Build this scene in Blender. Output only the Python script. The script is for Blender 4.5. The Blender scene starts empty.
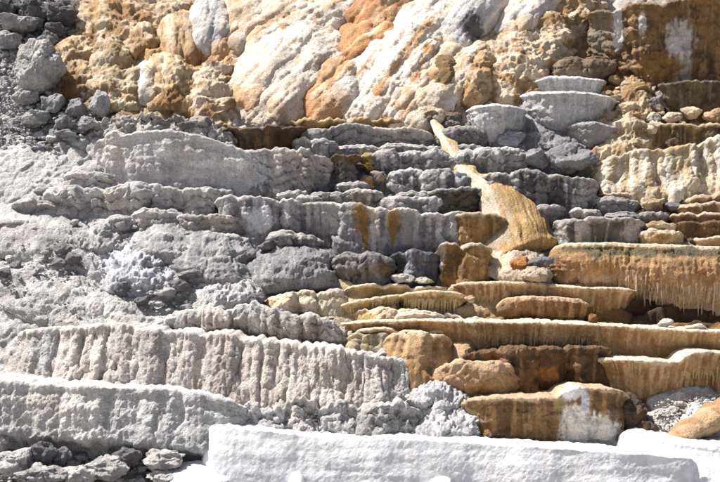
import bpy, math, random
import numpy as np

# ------------------------------------------------------------------ camera, sky, sun, exposure
scene = bpy.context.scene
ZC = 5.5                      # eye height
K = 0.0008                    # metres per photo pixel per metre of distance
cam_data = bpy.data.cameras.new("camera")
cam_data.sensor_width = 36.0
cam_data.lens = 36.0 / (720 * K)
cam_data.clip_end = 500.0
camera = bpy.data.objects.new("camera", cam_data)
camera.location = (0, 0, ZC)
camera.rotation_euler = (math.radians(90), 0, 0)
scene.collection.objects.link(camera)
scene.camera = camera

SUN = np.array((-0.52, 0.04, 0.85)); SUN /= np.linalg.norm(SUN)
world = bpy.data.worlds.new("World"); scene.world = world
world.use_nodes = True
wn = world.node_tree.nodes; wl = world.node_tree.links
wn.clear()
sky = wn.new("ShaderNodeTexSky"); sky.sky_type = 'NISHITA'; sky.sun_disc = False
sky.sun_elevation = math.asin(SUN[2]); sky.sun_rotation = math.atan2(SUN[0], SUN[1])
sky.altitude = 0.0; sky.air_density = 0.8; sky.dust_density = 4.0; sky.ozone_density = 0.6
bg = wn.new("ShaderNodeBackground"); bg.inputs[1].default_value = 0.06
wo = wn.new("ShaderNodeOutputWorld")
wl.new(sky.outputs[0], bg.inputs[0]); wl.new(bg.outputs[0], wo.inputs[0])

sun_data = bpy.data.lights.new("sun", 'SUN')
sun_data.energy = 5.0; sun_data.angle = math.radians(0.53); sun_data.color = (1.0, 0.965, 0.92)
sun = bpy.data.objects.new("sun", sun_data)
from mathutils import Vector
sun.rotation_euler = Vector(SUN).to_track_quat('Z', 'Y').to_euler()
sun.location = (-10, 10, 30)
scene.collection.objects.link(sun)

vs = scene.view_settings
vs.view_transform = 'Standard'; vs.look = 'None'; vs.gamma = 1.0; vs.use_curve_mapping = False
vs.exposure = 0.98
scene.render.engine = 'CYCLES'
scene.cycles.max_bounces = 6

# ------------------------------------------------------------------ numeric helpers
RNG = np.random.default_rng(7)
random.seed(7)
F = np.float32

def hsh(ix, iy, iz):
    h = (ix.astype(np.uint32) * np.uint32(73856093)) ^ (iy.astype(np.uint32) * np.uint32(19349663)) ^ (iz.astype(np.uint32) * np.uint32(83492791))
    h ^= h >> np.uint32(13); h *= np.uint32(0x5bd1e995); h ^= h >> np.uint32(15); h *= np.uint32(0x27d4eb2d); h ^= h >> np.uint32(16)
    return h

_g = RNG.normal(size=(256, 3)); _g /= np.linalg.norm(_g, axis=1)[:, None]; _g = _g.astype(F)

def perlin(p):
    p = p.astype(F); i = np.floor(p).astype(np.int64); f = (p - i).astype(F)
    w = f * f * f * (f * (f * 6 - 15) + 10)
    out = np.zeros(len(p), F)
    for c in range(8):
        a, b, d = c & 1, (c >> 1) & 1, c >> 2
        g = _g[hsh(i[:, 0] + a, i[:, 1] + b, i[:, 2] + d) & 255]
        v = g[:, 0] * (f[:, 0] - a) + g[:, 1] * (f[:, 1] - b) + g[:, 2] * (f[:, 2] - d)
        out += v * (w[:, 0] if a else 1 - w[:, 0]) * (w[:, 1] if b else 1 - w[:, 1]) * (w[:, 2] if d else 1 - w[:, 2])
    return out * 1.6

def worley(p, flat=False):
    """nearest and second nearest distance to jittered cell points"""
    p = p.astype(F); i = np.floor(p).astype(np.int64); f = (p - i).astype(F)
    f1 = np.full(len(p), 9, F); f2 = np.full(len(p), 9, F)
    for a in (-1, 0, 1):
        for b in (-1, 0, 1):
            for c in ((0,) if flat else (-1, 0, 1)):
                h = hsh(i[:, 0] + a, i[:, 1] + b, i[:, 2] + c)
                dx = a + (h & 1023).astype(F) / 1023 - f[:, 0]
                dy = b + ((h >> 10) & 1023).astype(F) / 1023 - f[:, 1]
                d = dx * dx + dy * dy
                if not flat:
                    dz = c + ((h >> 20) & 1023).astype(F) / 1023 - f[:, 2]
                    d = d + dz * dz
                f2 = np.minimum(f2, np.maximum(f1, d)); f1 = np.minimum(f1, d)
    return np.sqrt(f1), np.sqrt(f2)

def sstep(a, b, x):
    t = np.clip((x - a) / (b - a), 0, 1); return t * t * (3 - 2 * t)

def fbm(p, n=3):
    o = 0; a = 1.0
    for k in range(n):
        o = o + a * perlin(p * (2.03 ** k) + 17.3 * k); a *= 0.5
    return o

# ------------------------------------------------------------------ layout: image row / column at a distance -> place on the hillside
def P(u, v, d):
    u = np.asarray(u, float); v = np.asarray(v, float); d = np.asarray(d, float)
    return np.stack([(u - 360) * K * d, d + 0 * u, ZC + (241 - v) * K * d], -1)

def UV(p):
    return 360 + p[..., 0] / (K * p[..., 1]), 241 - (p[..., 2] - ZC) / (K * p[..., 1])

def D(u, v):
    """distance of the bare hillside: a slope of roughly forty-five degrees"""
    u = np.asarray(u, float); v = np.asarray(v, float)
    w = 482 - v
    return 22.0 + .0155 * w + 1.15e-5 * w * np.abs(w) - 0.25 * np.sin(u / 130.0) * np.sin(v / 110.0)

# ------------------------------------------------------------------ materials
def material(name, rough=0.85, bump=0.5, grain=0.16, spec=0.3, scale=1.0, speck=0.12):
    m = bpy.data.materials.new(name); m.use_nodes = True
    n = m.node_tree.nodes; l = m.node_tree.links
    b = n["Principled BSDF"]
    b.inputs["Roughness"].default_value = rough
    b.inputs["Specular IOR Level"].default_value = spec
    at = n.new("ShaderNodeAttribute"); at.attribute_name = "mineral"
    geo = n.new("ShaderNodeNewGeometry")
    def noise(sc, det, r=0.6):
        t = n.new("ShaderNodeTexNoise"); t.inputs["Scale"].default_value = sc * scale
        t.inputs["Detail"].default_value = det; t.inputs["Roughness"].default_value = r
        l.new(geo.outputs["Position"], t.inputs["Vector"]); return t
    n1 = noise(3.0, 5); n2 = noise(26.0, 6, 0.72)
    def mrange(src, lo, hi, a=0.25, c=0.75):
        r = n.new("ShaderNodeMapRange"); r.inputs[1].default_value = a; r.inputs[2].default_value = c
        r.inputs[3].default_value = lo; r.inputs[4].default_value = hi; l.new(src, r.inputs[0]); return r.outputs[0]
    def math_(op, a, c):
        q = n.new("ShaderNodeMath"); q.operation = op
        for k, s in enumerate((a, c)):
            if isinstance(s, (int, float)): q.inputs[k].default_value = s
            else: l.new(s, q.inputs[k])
        return q.outputs[0]
    vor = n.new("ShaderNodeTexVoronoi"); vor.inputs["Scale"].default_value = 34 * scale
    l.new(geo.outputs["Position"], vor.inputs["Vector"])
    f = math_('MULTIPLY', mrange(n1.outputs[0], 1 - grain, 1 + grain), mrange(n2.outputs[0], 1 - grain, 1 + grain))
    f = math_('MULTIPLY', f, mrange(vor.outputs["Color"], 1 - speck, 1 + speck, 0, 1))
    sc = n.new("ShaderNodeVectorMath"); sc.operation = 'SCALE'
    l.new(at.outputs["Color"], sc.inputs[0]); l.new(f, sc.inputs["Scale"])
    l.new(sc.outputs[0], b.inputs["Base Color"])
    n3 = noise(55.0, 5, 0.7)
    h = math_('ADD', n2.outputs[0], math_('MULTIPLY', n3.outputs[0], 0.5))
    h = math_('ADD', h, math_('MULTIPLY', vor.outputs["Distance"], -0.35))
    bp = n.new("ShaderNodeBump"); bp.inputs["Strength"].default_value = bump; bp.inputs["Distance"].default_value = 0.05
    l.new(h, bp.inputs["Height"]); l.new(bp.outputs[0], b.inputs["Normal"])
    return m

M_CRUST = material("grey_travertine_crust", 0.9, 1.0, 0.27, speck=.2)
M_WET = material("wet_stained_travertine", 0.42, 0.8, 0.25, 0.5, speck=.2)
M_FLOW = material("mineral_flowstone", 0.75, 0.9, 0.2, 0.35, speck=.16)
M_WHITE = material("fresh_white_travertine", 0.8, 0.25, 0.05, 0.3, 0.8, 0.04)
M_ROCK = material("fallen_rock", 0.92, 1.0, 0.27, speck=.2)

# mineral colours (linear reflectance)
G = (.55, .525, .51); GD = (.24, .23, .235); GL = (.62, .60, .585); GP = (.46, .385, .335); GB = (.33, .34, .385)
W = (.80, .795, .79); CR = (.66, .56, .42); TAN = (.50, .34, .185); BR = (.30, .165, .06); OR = (.50, .25, .08)
DB = (.12, .07, .032); OL = (.22, .155, .055); YL = (.60, .45, .20); PW = (.86, .765, .66); PO = (.66, .41, .21); MO = (.15, .15, .06)

def C(base, alt=None, amt=0.5, streak=None, samt=0.4, rim=None, bot=None, botamt=0.6, var=0.14, sw=0.12, rimh=0.07):
    return dict(base=base, alt=alt, amt=amt, streak=streak, samt=samt, rim=rim, bot=bot, botamt=botamt, var=var, sw=sw, rimh=rimh)

# relief recipes: name -> list of (kind, amplitude m, size m)
TEX = dict(
    column=[('p', .07, .6), ('f', .05, .30), ('f', .045, .12), ('f', .02, .05), ('c', .014, .06), ('c', .012, .03), ('p', .014, .12), ('p', .010, .03)],
    face=[('p', .06, .6), ('p', .02, .18), ('f', .03, .35), ('f', .016, .09), ('l', .016, .12), ('c', .018, .08), ('c', .010, .04), ('p', .010, .035)],
    silk=[('p', .08, .5), ('f', .022, .14), ('f', .012, .05), ('c', .010, .06), ('p', .008, .04)],
    crust=[('p', .09, .6), ('p', .04, .22), ('k', .025, .35), ('c', .020, .08), ('c', .016, .04), ('p', .016, .04), ('l', .03, .10)],
    coarse=[('p', .12, .5), ('r', .06, .26), ('k', .03, .3), ('r', .03, .11), ('c', .020, .07), ('c', .014, .04), ('p', .018, .04), ('l', .03, .10)],
    lobed=[('p', .07, .6), ('p', .03, .22), ('f', .04, .20), ('k', .025, .4), ('c', .022, .08), ('c', .015, .04), ('p', .014, .04), ('l', .02, .10)],
    flute=[('p', .05, .7), ('f', .034, .07), ('f', .026, .22), ('p', .014, .09), ('c', .012, .05), ('l', .010, .07)],
    curtain=[('p', .06, .6), ('p', .03, .2), ('f', .020, .13), ('k', .02, .3), ('c', .018, .08), ('p', .012, .04), ('l', .014, .11)],
    pillow=[('p', .09, .45), ('c', .07, .28), ('f', .03, .18), ('k', .03, .3), ('p', .025, .12), ('c', .020, .07), ('p', .014, .04), ('l', .022, .09)],
    smooth=[('p', .06, .9), ('p', .010, .25), ('p', .006, .08), ('p', .004, .03), ('l', .008, .16)],
    knob=[('p', .16, .6), ('r', .07, .30), ('l', .05, .18), ('r', .035, .12), ('c', .02, .07), ('r', .018, .05), ('p', .014, .03)],
    flow=[('p', .09, .6), ('f', .060, .24), ('f', .038, .10), ('p', .02, .14), ('c', .014, .06), ('c', .012, .03), ('p', .012, .04)],
    drape=[('p', .12, .45), ('f', .09, .17), ('c', .045, .10), ('c', .02, .05), ('p', .012, .04)],
    slab=[('p', .06, .5), ('p', .03, .15), ('k', .03, .35), ('l', .018, .12), ('p', .012, .05), ('c', .012, .06)],
)

def relief(kinds, pos, sc, seed):
    """pos: world places (N,3); sc: (N,2) surface coordinates across / along the flow, metres"""
    o = np.zeros(len(pos), F)
    for q, (k, a, s) in enumerate(kinds):
        off = seed * 3.7 + q * 11.1
        if k == 'p':
            o += a * perlin(pos / s + off)
        elif k == 'c':
            wp = pos / s + off
            f1, _ = worley(wp + 0.35 * perlin(wp * 0.7 + 5)[:, None])
            o += a * (np.sqrt(np.clip(1 - f1 * f1, 0, 1)) - 0.72) * 1.6
        elif k == 'f':
            wv = perlin(pos / 0.4 + off) * 0.35
            w2 = np.stack([sc[:, 0] / s + wv + off, sc[:, 1] / (s * 7) + off, np.zeros(len(pos))], -1)
            f1, _ = worley(w2, True)
            o += a * (np.sqrt(np.clip(1.1 - f1 * f1 * 1.6, 0, 2)) - 0.75) * 1.5
        elif k == 'r':                                           # sharp crests
            o += a * (.55 - 2.2 * np.abs(perlin(pos / s + off + .25 * perlin(pos / s * 1.9 + 2)[:, None]))) * .8
        elif k == 'k':                                           # cracks between blocks
            wp = pos / s + off
            f1, f2 = worley(wp + 0.3 * perlin(wp * 1.7 + 5)[:, None])
            o += a * (.25 - (1 - sstep(0, .22, f2 - f1)))
        elif k == 'l':
            o += a * perlin(np.stack([pos[:, 0] / (s * 9), pos[:, 1] / (s * 9), pos[:, 2] / s], -1) + off) * 1.5
    return o

def paint(rec, pos, sc, t, seed, uv=None, patch=()):
    n = len(pos)
    lerp = lambda c, k, m: c + (np.asarray(k, F)[None] - c) * np.clip(m, 0, 1)[:, None]
    c = np.tile(np.asarray(rec['base'], F), (n, 1))
    big = fbm(pos / 0.7 + seed, 3)
    if rec['alt'] is not None:
        th = 0.55 - rec['amt'] * 1.1
        c = lerp(c, rec['alt'], sstep(th - .22, th + .22, fbm(pos / 0.45 + seed * 1.7 + 40, 4)))
    if rec['streak'] is not None:
        sw = rec['sw']
        q = np.stack([sc[:, 0] / sw, sc[:, 1] / (sw * 11), np.full(n, seed * 1.3)], -1)
        s = perlin(q) + 0.5 * perlin(q * np.array([2.3, 1.6, 1])) + 0.25 * perlin(pos / 0.06)
        th = 0.6 - rec['samt'] * 1.2
        c = lerp(c, rec['streak'], sstep(th - .15, th + .25, s) * 0.9)
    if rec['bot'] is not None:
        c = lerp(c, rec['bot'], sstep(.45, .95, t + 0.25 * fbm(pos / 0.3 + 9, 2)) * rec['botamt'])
    if rec['rim'] is not None:
        d = sc[:, 1] / rec['rimh'] + 0.8 * perlin(pos / 0.08 + 3)
        c = lerp(c, rec['rim'], 1 - sstep(.5, 1.5, d))
    if uv is not None:
        for (pu, pv, ru, rv, col, st) in patch:
            e = np.sqrt(((uv[0] - pu) / ru) ** 2 + ((uv[1] - pv) / rv) ** 2)
            e = e + 0.24 * fbm(pos / 0.16 + pu, 3) + 0.14 * perlin(pos / 0.05) + .38 * perlin(np.stack([sc[:, 0] / .07, sc[:, 1] / .8, sc[:, 0] * 0 + pu], -1))
            c = lerp(c, col, (1 - sstep(.72, 1.12, e)) * st)
    c = np.clip(c, .005, 1) ** 1.28
    lum = c @ np.array([.3, .6, .1], F); c = c + (lum[:, None] - c) * .05
    c = c * (1 + rec['var'] * big + rec['var'] * 0.6 * perlin(pos / 0.11 + seed))[:, None]
    return np.clip(c, .006, .88)

# ------------------------------------------------------------------ mesh helpers
def quads(nr, nc):
    i = np.arange((nr - 1) * nc).reshape(nr - 1, nc)[:, :-1].ravel()
    return np.stack([i, i + 1, i + nc + 1, i + nc], -1)

def grid_normals(g):
    du = np.gradient(g, axis=1); dv = np.gradient(g, axis=0)
    n = np.cross(dv, du); n /= np.maximum(np.linalg.norm(n, axis=-1, keepdims=True), 1e-9)
    return n

def mesh(name, co, fc, col, nrm=None, smooth=True):
    me = bpy.data.meshes.new(name)
    me.vertices.add(len(co)); me.vertices.foreach_set("co", np.ascontiguousarray(co, F).ravel())
    k = fc.shape[1]
    me.loops.add(len(fc) * k); me.loops.foreach_set("vertex_index", np.ascontiguousarray(fc, np.int32).ravel())
    me.polygons.add(len(fc)); me.polygons.foreach_set("loop_start", np.arange(0, len(fc) * k, k, dtype=np.int32))
    me.update(calc_edges=True)
    me.polygons.foreach_set("use_smooth", np.full(len(fc), smooth))
    a = me.attributes.new("mineral", 'FLOAT_COLOR', 'POINT')
    c4 = np.ones((len(co), 4), F); c4[:, :3] = col; a.data.foreach_set("color", c4.ravel())
    if nrm is not None:
        me.normals_split_custom_set_from_vertices(np.ascontiguousarray(nrm, F).tolist())
    return me

def link(name, me, mat=None, parent=None, origin=None):
    o = bpy.data.objects.new(name, me); scene.collection.objects.link(o)
    if mat is not None and me is not None and not me.materials: me.materials.append(mat)
    if parent is not None: o.parent = parent
    return o

def tag(o, label=None, cat=None, group=None, kind=None):
    for k, v in (('label', label), ('category', cat), ('group', group), ('kind', kind)):
        if v: o[k] = v
    return o

LABELS = {}
def thing(name, label, cat, loc, group=None):
    o = bpy.data.objects.new(name, None); scene.collection.objects.link(o)
    o.empty_display_size = 0.2; o.location = [float(q) for q in loc]
    return tag(o, label, cat, group)

def sub(g, n, c, r0, r1, c0, c1):
    """rows r0..r1, columns c0..c1 (inclusive) of a grid as flat arrays"""
    s = np.s_[r0:r1 + 1, c0:c1 + 1]
    return g[s].reshape(-1, 3), n[s].reshape(-1, 3), c[s].reshape(-1, 3), r1 - r0 + 1, c1 - c0 + 1

def smooth1(a, k):
    if k < 2: return a
    k = min(k, max(1, len(a) // 2) * 2 - 1) | 1
    p = np.pad(a, k // 2, mode='edge'); w = np.hanning(k + 2)[1:-1]; return np.convolve(p, w / w.sum(), 'valid')[:len(a)]

SEED = [1]
RES = 1.25

# ------------------------------------------------------------------ builders
def terrace(label, rim, bot, col, tex='curtain', mode='wall', lobes=None, lamp=None, dd=0.0, ends=(.45, .45), mat=None,
            name='travertine_terrace', cat='terrace', group=None, lip=0.05, lr=0.05, patch=(), drips=None, back=None, ragged=.03, res=None, ext=.35, wallname='wall', lean=None, stagger=.05, tiers=None, tamp=.06):
    if tiers is None and mat is None: tiers = .24
    seed = SEED[0] = SEED[0] + 1
    res = res or RES
    mat = mat or M_CRUST
    ru = np.array([p[0] for p in rim], float); rv = np.array([p[1] for p in rim], float)
    if isinstance(bot, (int, float)): bot = [(ru[0], bot), (ru[-1], bot)]
    bu = np.array([p[0] for p in bot], float); bv = np.array([p[1] for p in bot], float)
    nc = max(8, int((ru[-1] - ru[0]) / res) + 1)
    u = np.linspace(ru[0], ru[-1], nc); s = np.linspace(-1, 1, nc)
    vr = smooth1(np.interp(u, ru, rv), int(7 / res)); vb = smooth1(np.interp(u, bu, bv), int(7 / res))
    d = smooth1(D(u, vb), nc // 3) - 0.10 + dd
    hp = np.maximum(vb - vr, 2)
    vb = vb + np.minimum(.10 * hp, 3.5) * (perlin(np.stack([u / 16, u * 0 + seed, u * 0], -1)) + .6 * perlin(np.stack([u / 6, u * 0 + seed, u * 0 + 3], -1)))
    wpx = ru[-1] - ru[0]
    em = min(1.0, wpx * K * 23 * 0.5)
    for side, e in ((-1, ends[0]), (1, ends[1])):
        x = np.clip(s * side, 0, 1) ** 1.0
        k = 3.2
        d = d + min(e, em) * (1 - (1 - x ** k) ** (1 / k))
    h = np.maximum((vb - vr), 2) * K * d
    hm = float(h.max())
    pr = P(u, vr, d)
    arc = np.concatenate([[0], np.cumsum(np.hypot(np.diff(pr[:, 0]), np.diff(pr[:, 1])))])
    pr[:, 2] += ragged * 1.2 * perlin(np.stack([arc / .11, arc * 0 + seed, arc * 0], -1)) + ragged * 1.4 * perlin(np.stack([arc / .5, arc * 0 + seed, arc * 0 + 4], -1))
    sx = smooth1(pr[:, 0], 9); sy = smooth1(pr[:, 1], 9)
    nx = np.gradient(sy); ny = -np.gradient(sx); ln = np.hypot(nx, ny) + 1e-9; nx /= ln; ny /= ln
    if lobes is None: bnds = [u[0], u[-1]]
    elif isinstance(lobes, int):
        q = np.linspace(u[0], u[-1], lobes + 1); q[1:-1] += RNG.uniform(-.22, .22, lobes - 1) * (u[-1] - u[0]) / lobes; bnds = list(q)
    else: bnds = [u[0]] + list(lobes) + [u[-1]]
    tint = np.ones((nc, 3)); tv = .16 if mat is M_CRUST else .07
    bump = np.zeros(nc); cuts = [0]; zo = np.zeros(nc); do = np.zeros(nc)
    if len(bnds) > 2:
        for a, b in zip(bnds[:-1], bnds[1:]):
            m = (u >= a) & (u <= b); f = (u[m] - a) / max(b - a, 1e-6)
            amp = lamp if lamp is not None else float(np.clip((b - a) * K * 24 * .16, .05, .16))
            amp *= RNG.uniform(.7, 1.25)
            tint[m] = RNG.uniform(1 - tv, 1 + tv) * (1 + RNG.uniform(-.3, 1) * tv * np.array([.25, 0, -.3]))
            zo[m] = stagger * (RNG.uniform(-1, 1) - 1.3 * np.abs(2 * f - 1) ** 5); do[m] = stagger * RNG.uniform(-3, 3)
            bump[m] = amp * (np.sqrt(np.clip(1 - (2 * f - 1) ** 2, 0, 1)) - .6)
            cuts.append(int(np.argmin(abs(u - b))))
    else: cuts.append(nc - 1)
    cuts[-1] = nc - 1
    pr[:, 2] += smooth1(zo, 5); bump = bump + smooth1(do, 7)
    T = back if back is not None else float(np.clip(np.mean(D(u, vr) - D(u, vb)), .1, 3.0)) + .45
    rows = []; tt = []; yy = []
    NT = 12
    for k in range(NT, 0, -1):                                   # the tread behind the rim, dipping like a shallow pool
        q = T * (k / NT) ** 1.8
        x = pr.copy(); x[:, 1] += q + bump * 0; x[:, 0] += -nx * min(q, .3) * .5
        o = lip + bump * .6 - lr - .004
        x[:, 0] += nx * o; x[:, 1] += ny * o
        x[:, 2] += -.025 * (1 - math.exp(-q / .12))
        rows.append(x); tt.append(np.zeros(nc)); yy.append(np.full(nc, 0.0))
    for k in range(5):                                           # rounded lip
        a = k / 5 * math.pi / 2
        x = pr.copy(); o = lip + bump * .6 - lr * (1 - math.sin(a))
        x[:, 0] += nx * o; x[:, 1] += ny * o; x[:, 2] -= lr * (1 - math.cos(a))
        rows.append(x); tt.append(np.zeros(nc)); yy.append(np.full(nc, .01 * k))
    nw = max(6, int(hm / (K * float(d.mean()) * res)))
    ws = list(np.linspace(0, 1, nw)) + list(1 + np.linspace(.12, 1, 5) * ext / max(hm, .05))
    for w in ws:
        wc = min(w, 1.0)
        if mode == 'wall': o = -.05 * h * wc
        elif mode == 'pillow': o = h * (.16 * math.sin(math.pi * min(1, wc ** .8 * 1.05)) - .12 * wc ** 4)
        elif mode == 'bowl': o = h * (.05 - .42 * (1 - math.sqrt(max(0, 1 - wc ** 2.4 * .96))))
        elif mode == 'drape': o = .38 * h * wc ** 1.1
        elif mode == 'under': o = -.35 * h * wc
        elif mode == 'steep': o = .16 * h * wc
        elif mode == 'belly': o = h * (.30 * wc - .45 * (max(0, wc - .80) / .20) ** 2)
        elif mode == 'slope': o = .62 * h * wc
        else: o = h * 0
        if tiers:
            ph = wc * hm / tiers + 1.1 * perlin(np.stack([u / 26, u * 0 + seed, u * 0 + wc * hm], -1)) + .35 * perlin(np.stack([u / 7, u * 0 + seed, u * 0 + 2], -1))
            fr = ph - np.floor(ph)
            o = o + tamp * (np.sqrt(np.clip(1 - fr, 0, 1)) * sstep(0, .12, fr) - .45) * min(1, wc * 5)
        lipo = lip * math.exp(-(wc * hm / .09) ** 2)
        uw = u + wc * hm * 13 * (perlin(np.stack([u / 40, u * 0 + wc * hm / .5, u * 0 + seed], -1)) + .5 * perlin(np.stack([u / 15, u * 0 + wc * hm / .25, u * 0 + seed + 7], -1)))
        bm = np.interp(uw, u, bump) * (.6 + .4 * min(1, wc * 4))
        x = pr.copy()
        x[:, 0] += nx * (o + lipo + bm); x[:, 1] += ny * (o + lipo + bm)
        if lean: x[:, 0] += lean * hm * wc
        x[:, 2] -= lr + np.maximum(h - lr, .02) * w
        rows.append(x); tt.append(np.full(nc, w)); yy.append(lr + h * w)
    g = np.array(rows); t = np.array(tt).ravel(); yv = np.array(yy).ravel()
    nr = len(rows)
    n0 = grid_normals(g)
    flat = g.reshape(-1, 3)
    sc = np.stack([np.tile(arc, nr), yv], -1)
    amp = np.ones((nr, nc)); amp[:NT] = np.linspace(.5, .22, NT)[:, None]; amp[NT:NT + 12] = np.linspace(.22, 1, len(amp[NT:NT + 12]))[:, None]
    small = min(1.0, hm / .45 + .15)
    disp = relief(TEX[tex], flat, sc, seed).reshape(nr, nc) * amp * small
    g2 = g + n0 * disp[..., None]
    n2 = grid_normals(g2)
    cc = paint(col, g2.reshape(-1, 3), sc, t, seed, UV(flat), patch).reshape(nr, nc, 3)
    tint = np.stack([smooth1(tint[:, k], 7) for k in range(3)], -1)
    cc = np.clip(cc * tint[None], .006, .88)
    loc = np.array([pr[nc // 2, 0], pr[nc // 2, 1], float((pr[:, 2] - h).mean())])
    root = thing(name, label, cat, loc, group)
    cut_r = NT + 5
    for (pn, r0, r1, c0, c1) in [('rim', 0, cut_r, 0, nc - 1)] + [(wallname if len(cuts) == 2 else 'wall_lobe', cut_r, nr - 1, a, b) for a, b in zip(cuts[:-1], cuts[1:]) if b > a]:
        co, nn, cl, a_, b_ = sub(g2, n2, cc, r0, r1, c0, c1)
        po = link(pn, mesh(pn, co - loc, quads(a_, b_)[:, ::-1], cl, nn), mat, root)
    if drips:
        add_drips(po, loc, g2, cut_r, nr, nc, u, drips, cc, mat, h, nx, ny)
    return root

def add_drips(po, loc, g, r0, nr, nc, u, spec, cc, mat, h, nx, ny):
    """hanging dripstone spikes along the wall: spec = (u0, u1, count, length m, radius m, row fraction, colour)"""
    u0, u1, cnt, L, R, fr, colr = spec
    nl, na = 6, 7
    base = []
    for v in range(2):
        co = []
        for k in range(nl):
            f = k / (nl - 1)
            rr = (1 - f ** 1.5) * .95 + .05
            for a in range(na):
                th = 2 * math.pi * a / na
                co.append((math.cos(th) * rr * (1 + .25 * math.sin(3 * th + f * 5 + v)) + .25 * math.sin(f * 4 + v * 2), math.sin(th) * rr * .8, -f))
        co = np.array(co)
        i = np.arange((nl - 1) * na).reshape(nl - 1, na); j = np.roll(i, -1, 1)
        fc = np.stack([i, i + na, j + na, j], -1).reshape(-1, 4)
        me = mesh('drip', co, fc, np.tile(np.asarray(colr, F) * (1 + .12 * v), (len(co), 1)))
        me.materials.append(mat); base.append(me)
    wall_rows = nr - r0 - 5
    for k in range(cnt):
        uu = u0 + (u1 - u0) * (k + RNG.uniform(.2, .8)) / cnt
        c = int(np.argmin(abs(u - uu))); r = r0 + int(fr * wall_rows * RNG.uniform(.7, 1.15))
        p = g[min(r, nr - 6), c] - loc
        o = bpy.data.objects.new('drip', base[k % 2]); scene.collection.objects.link(o); o.parent = po
        rr = R * RNG.lognormal(0, .45); LL = L * min(1.7, RNG.lognormal(-.25, .5))
        o.location = (p[0] - nx[c] * rr * .5, p[1] - ny[c] * rr * .5, p[2] + LL * .25)
        o.scale = (rr, rr, LL); o.rotation_euler = (RNG.uniform(-.05, .02), RNG.uniform(-.04, .04), RNG.uniform(-.4, .4))

def mound(label, p1, p2, w1, w2, bulge, col, tex='flow', mat=None, name='flowstone_mound', cat='mound', group=None, patch=(), head=.35, tail=.45, dd=0.0, bend=0.0, up=.30, fuse=1.0, wobble=.30, flare=1.0, lobes=0, lobecols=None):
    q1 = np.array(p1, float); q2 = np.array(p2, float); qw = (w1, w2); qb = bulge
    seed = SEED[0] = SEED[0] + 1
    p1 = np.array(p1, float); p2 = np.array(p2, float)
    if fuse > 1: p1 = p1 - (p2 - p1) * .22; bulge *= 1.08; dd -= .02
    L = np.linalg.norm(p2 - p1)
    na = max(10, int(L / RES)); nb = max(10, int(2 * max(w1, w2) * 1.5 / RES))
    a = np.linspace(0, 1, na); b = np.linspace(-1, 1, nb)
    A, B = np.meshgrid(a, b, indexing='ij')
    w1 *= 1.22 * fuse; w2 *= 1.22 * fuse
    dr = (p2 - p1) / L; pe = np.array([dr[1], -dr[0]])
    if pe[0] < 0: pe = -pe
    cap = np.where(A > 1 - tail, np.sqrt(np.clip(1 - ((A - 1 + tail) / tail) ** 2, 0, 1)), np.where(A < head, np.sin(A / head * math.pi / 2), 1))
    wd = (w1 + (w2 - w1) * A ** flare) * (.35 + .65 * np.sqrt(np.clip(cap, 0, 1)))
    wob = 1 + wobble * perlin(np.stack([a * L / 14, a * 0 + seed, a * 0], -1))
    wd = wd * wob[:, None]
    U = p1[0] + (p2[0] - p1[0]) * A + pe[0] * B * wd + bend * np.sin(A * math.pi)
    V = p1[1] + (p2[1] - p1[1]) * A + pe[1] * B * wd
    g = P(U, V, D(U, V) + .14 + dd)
    dome = cap * np.clip(1 - np.abs(B) ** 2.2, 0, 1) ** .7
    N = np.array([0, -math.sqrt(1 - up * up), up])
    g = g + N * (bulge * dome)[..., None]
    n0 = grid_normals(g)
    if n0[..., 1].mean() > 0: g = g[:, ::-1]; n0 = grid_normals(g); U = U[:, ::-1]; V = V[:, ::-1]; A = A[:, ::-1]; B = B[:, ::-1]; wd = wd[:, ::-1]
    fl = g.reshape(-1, 3)
    sc = np.stack([(B * wd * K * 26).ravel(), (A * L * K * 26).ravel() + .3], -1)
    disp = relief(TEX[tex], fl, sc, seed).reshape(A.shape) * min(1.0, max(w1, w2) * K * 26 / .5)
    g2 = g + n0 * disp[..., None]; n2 = grid_normals(g2)
    cc = paint(col, g2.reshape(-1, 3), sc, A.ravel(), seed, UV(fl), patch)
    loc = g2.reshape(-1, 3)[np.argmin(g2[..., 2])]
    o = link(name, mesh(name, g2.reshape(-1, 3) - loc, quads(*A.shape)[:, ::-1], cc, n2.reshape(-1, 3)), mat or M_FLOW)
    o.location = [float(q) for q in loc]
    ql = np.linalg.norm(q2 - q1); qd = (q2 - q1) / ql; qp = np.array([qd[1], -qd[0]])
    for k in range(lobes):                                       # overlapping drapery swellings on the tongue, each a part of it
        e = .38 + .60 * (k + .5 * RNG.uniform(.4, 1.4)) / lobes
        ww = qw[0] + (qw[1] - qw[0]) * e
        side = (-1) ** k * RNG.uniform(.15, .55) * ww
        end = q1 + qd * ql * min(e, .97) + qp * side
        hw = ww * RNG.uniform(.34, .55); ln = hw * RNG.uniform(3.6, 5.2)
        rec = (lobecols or [col])[k % len(lobecols or [col])]
        c = mound(None, end - qd * ln, end, hw * .55, hw, RNG.uniform(.22, .34), rec, tex=tex, mat=mat, name='lobe', cat=None, head=.65, tail=.28, dd=-qb * .66 + .02, wobble=.35)
        c.location = Vector(c.location) - Vector(o.location); c.parent = o
    return tag(o, label, cat, group)

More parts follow.
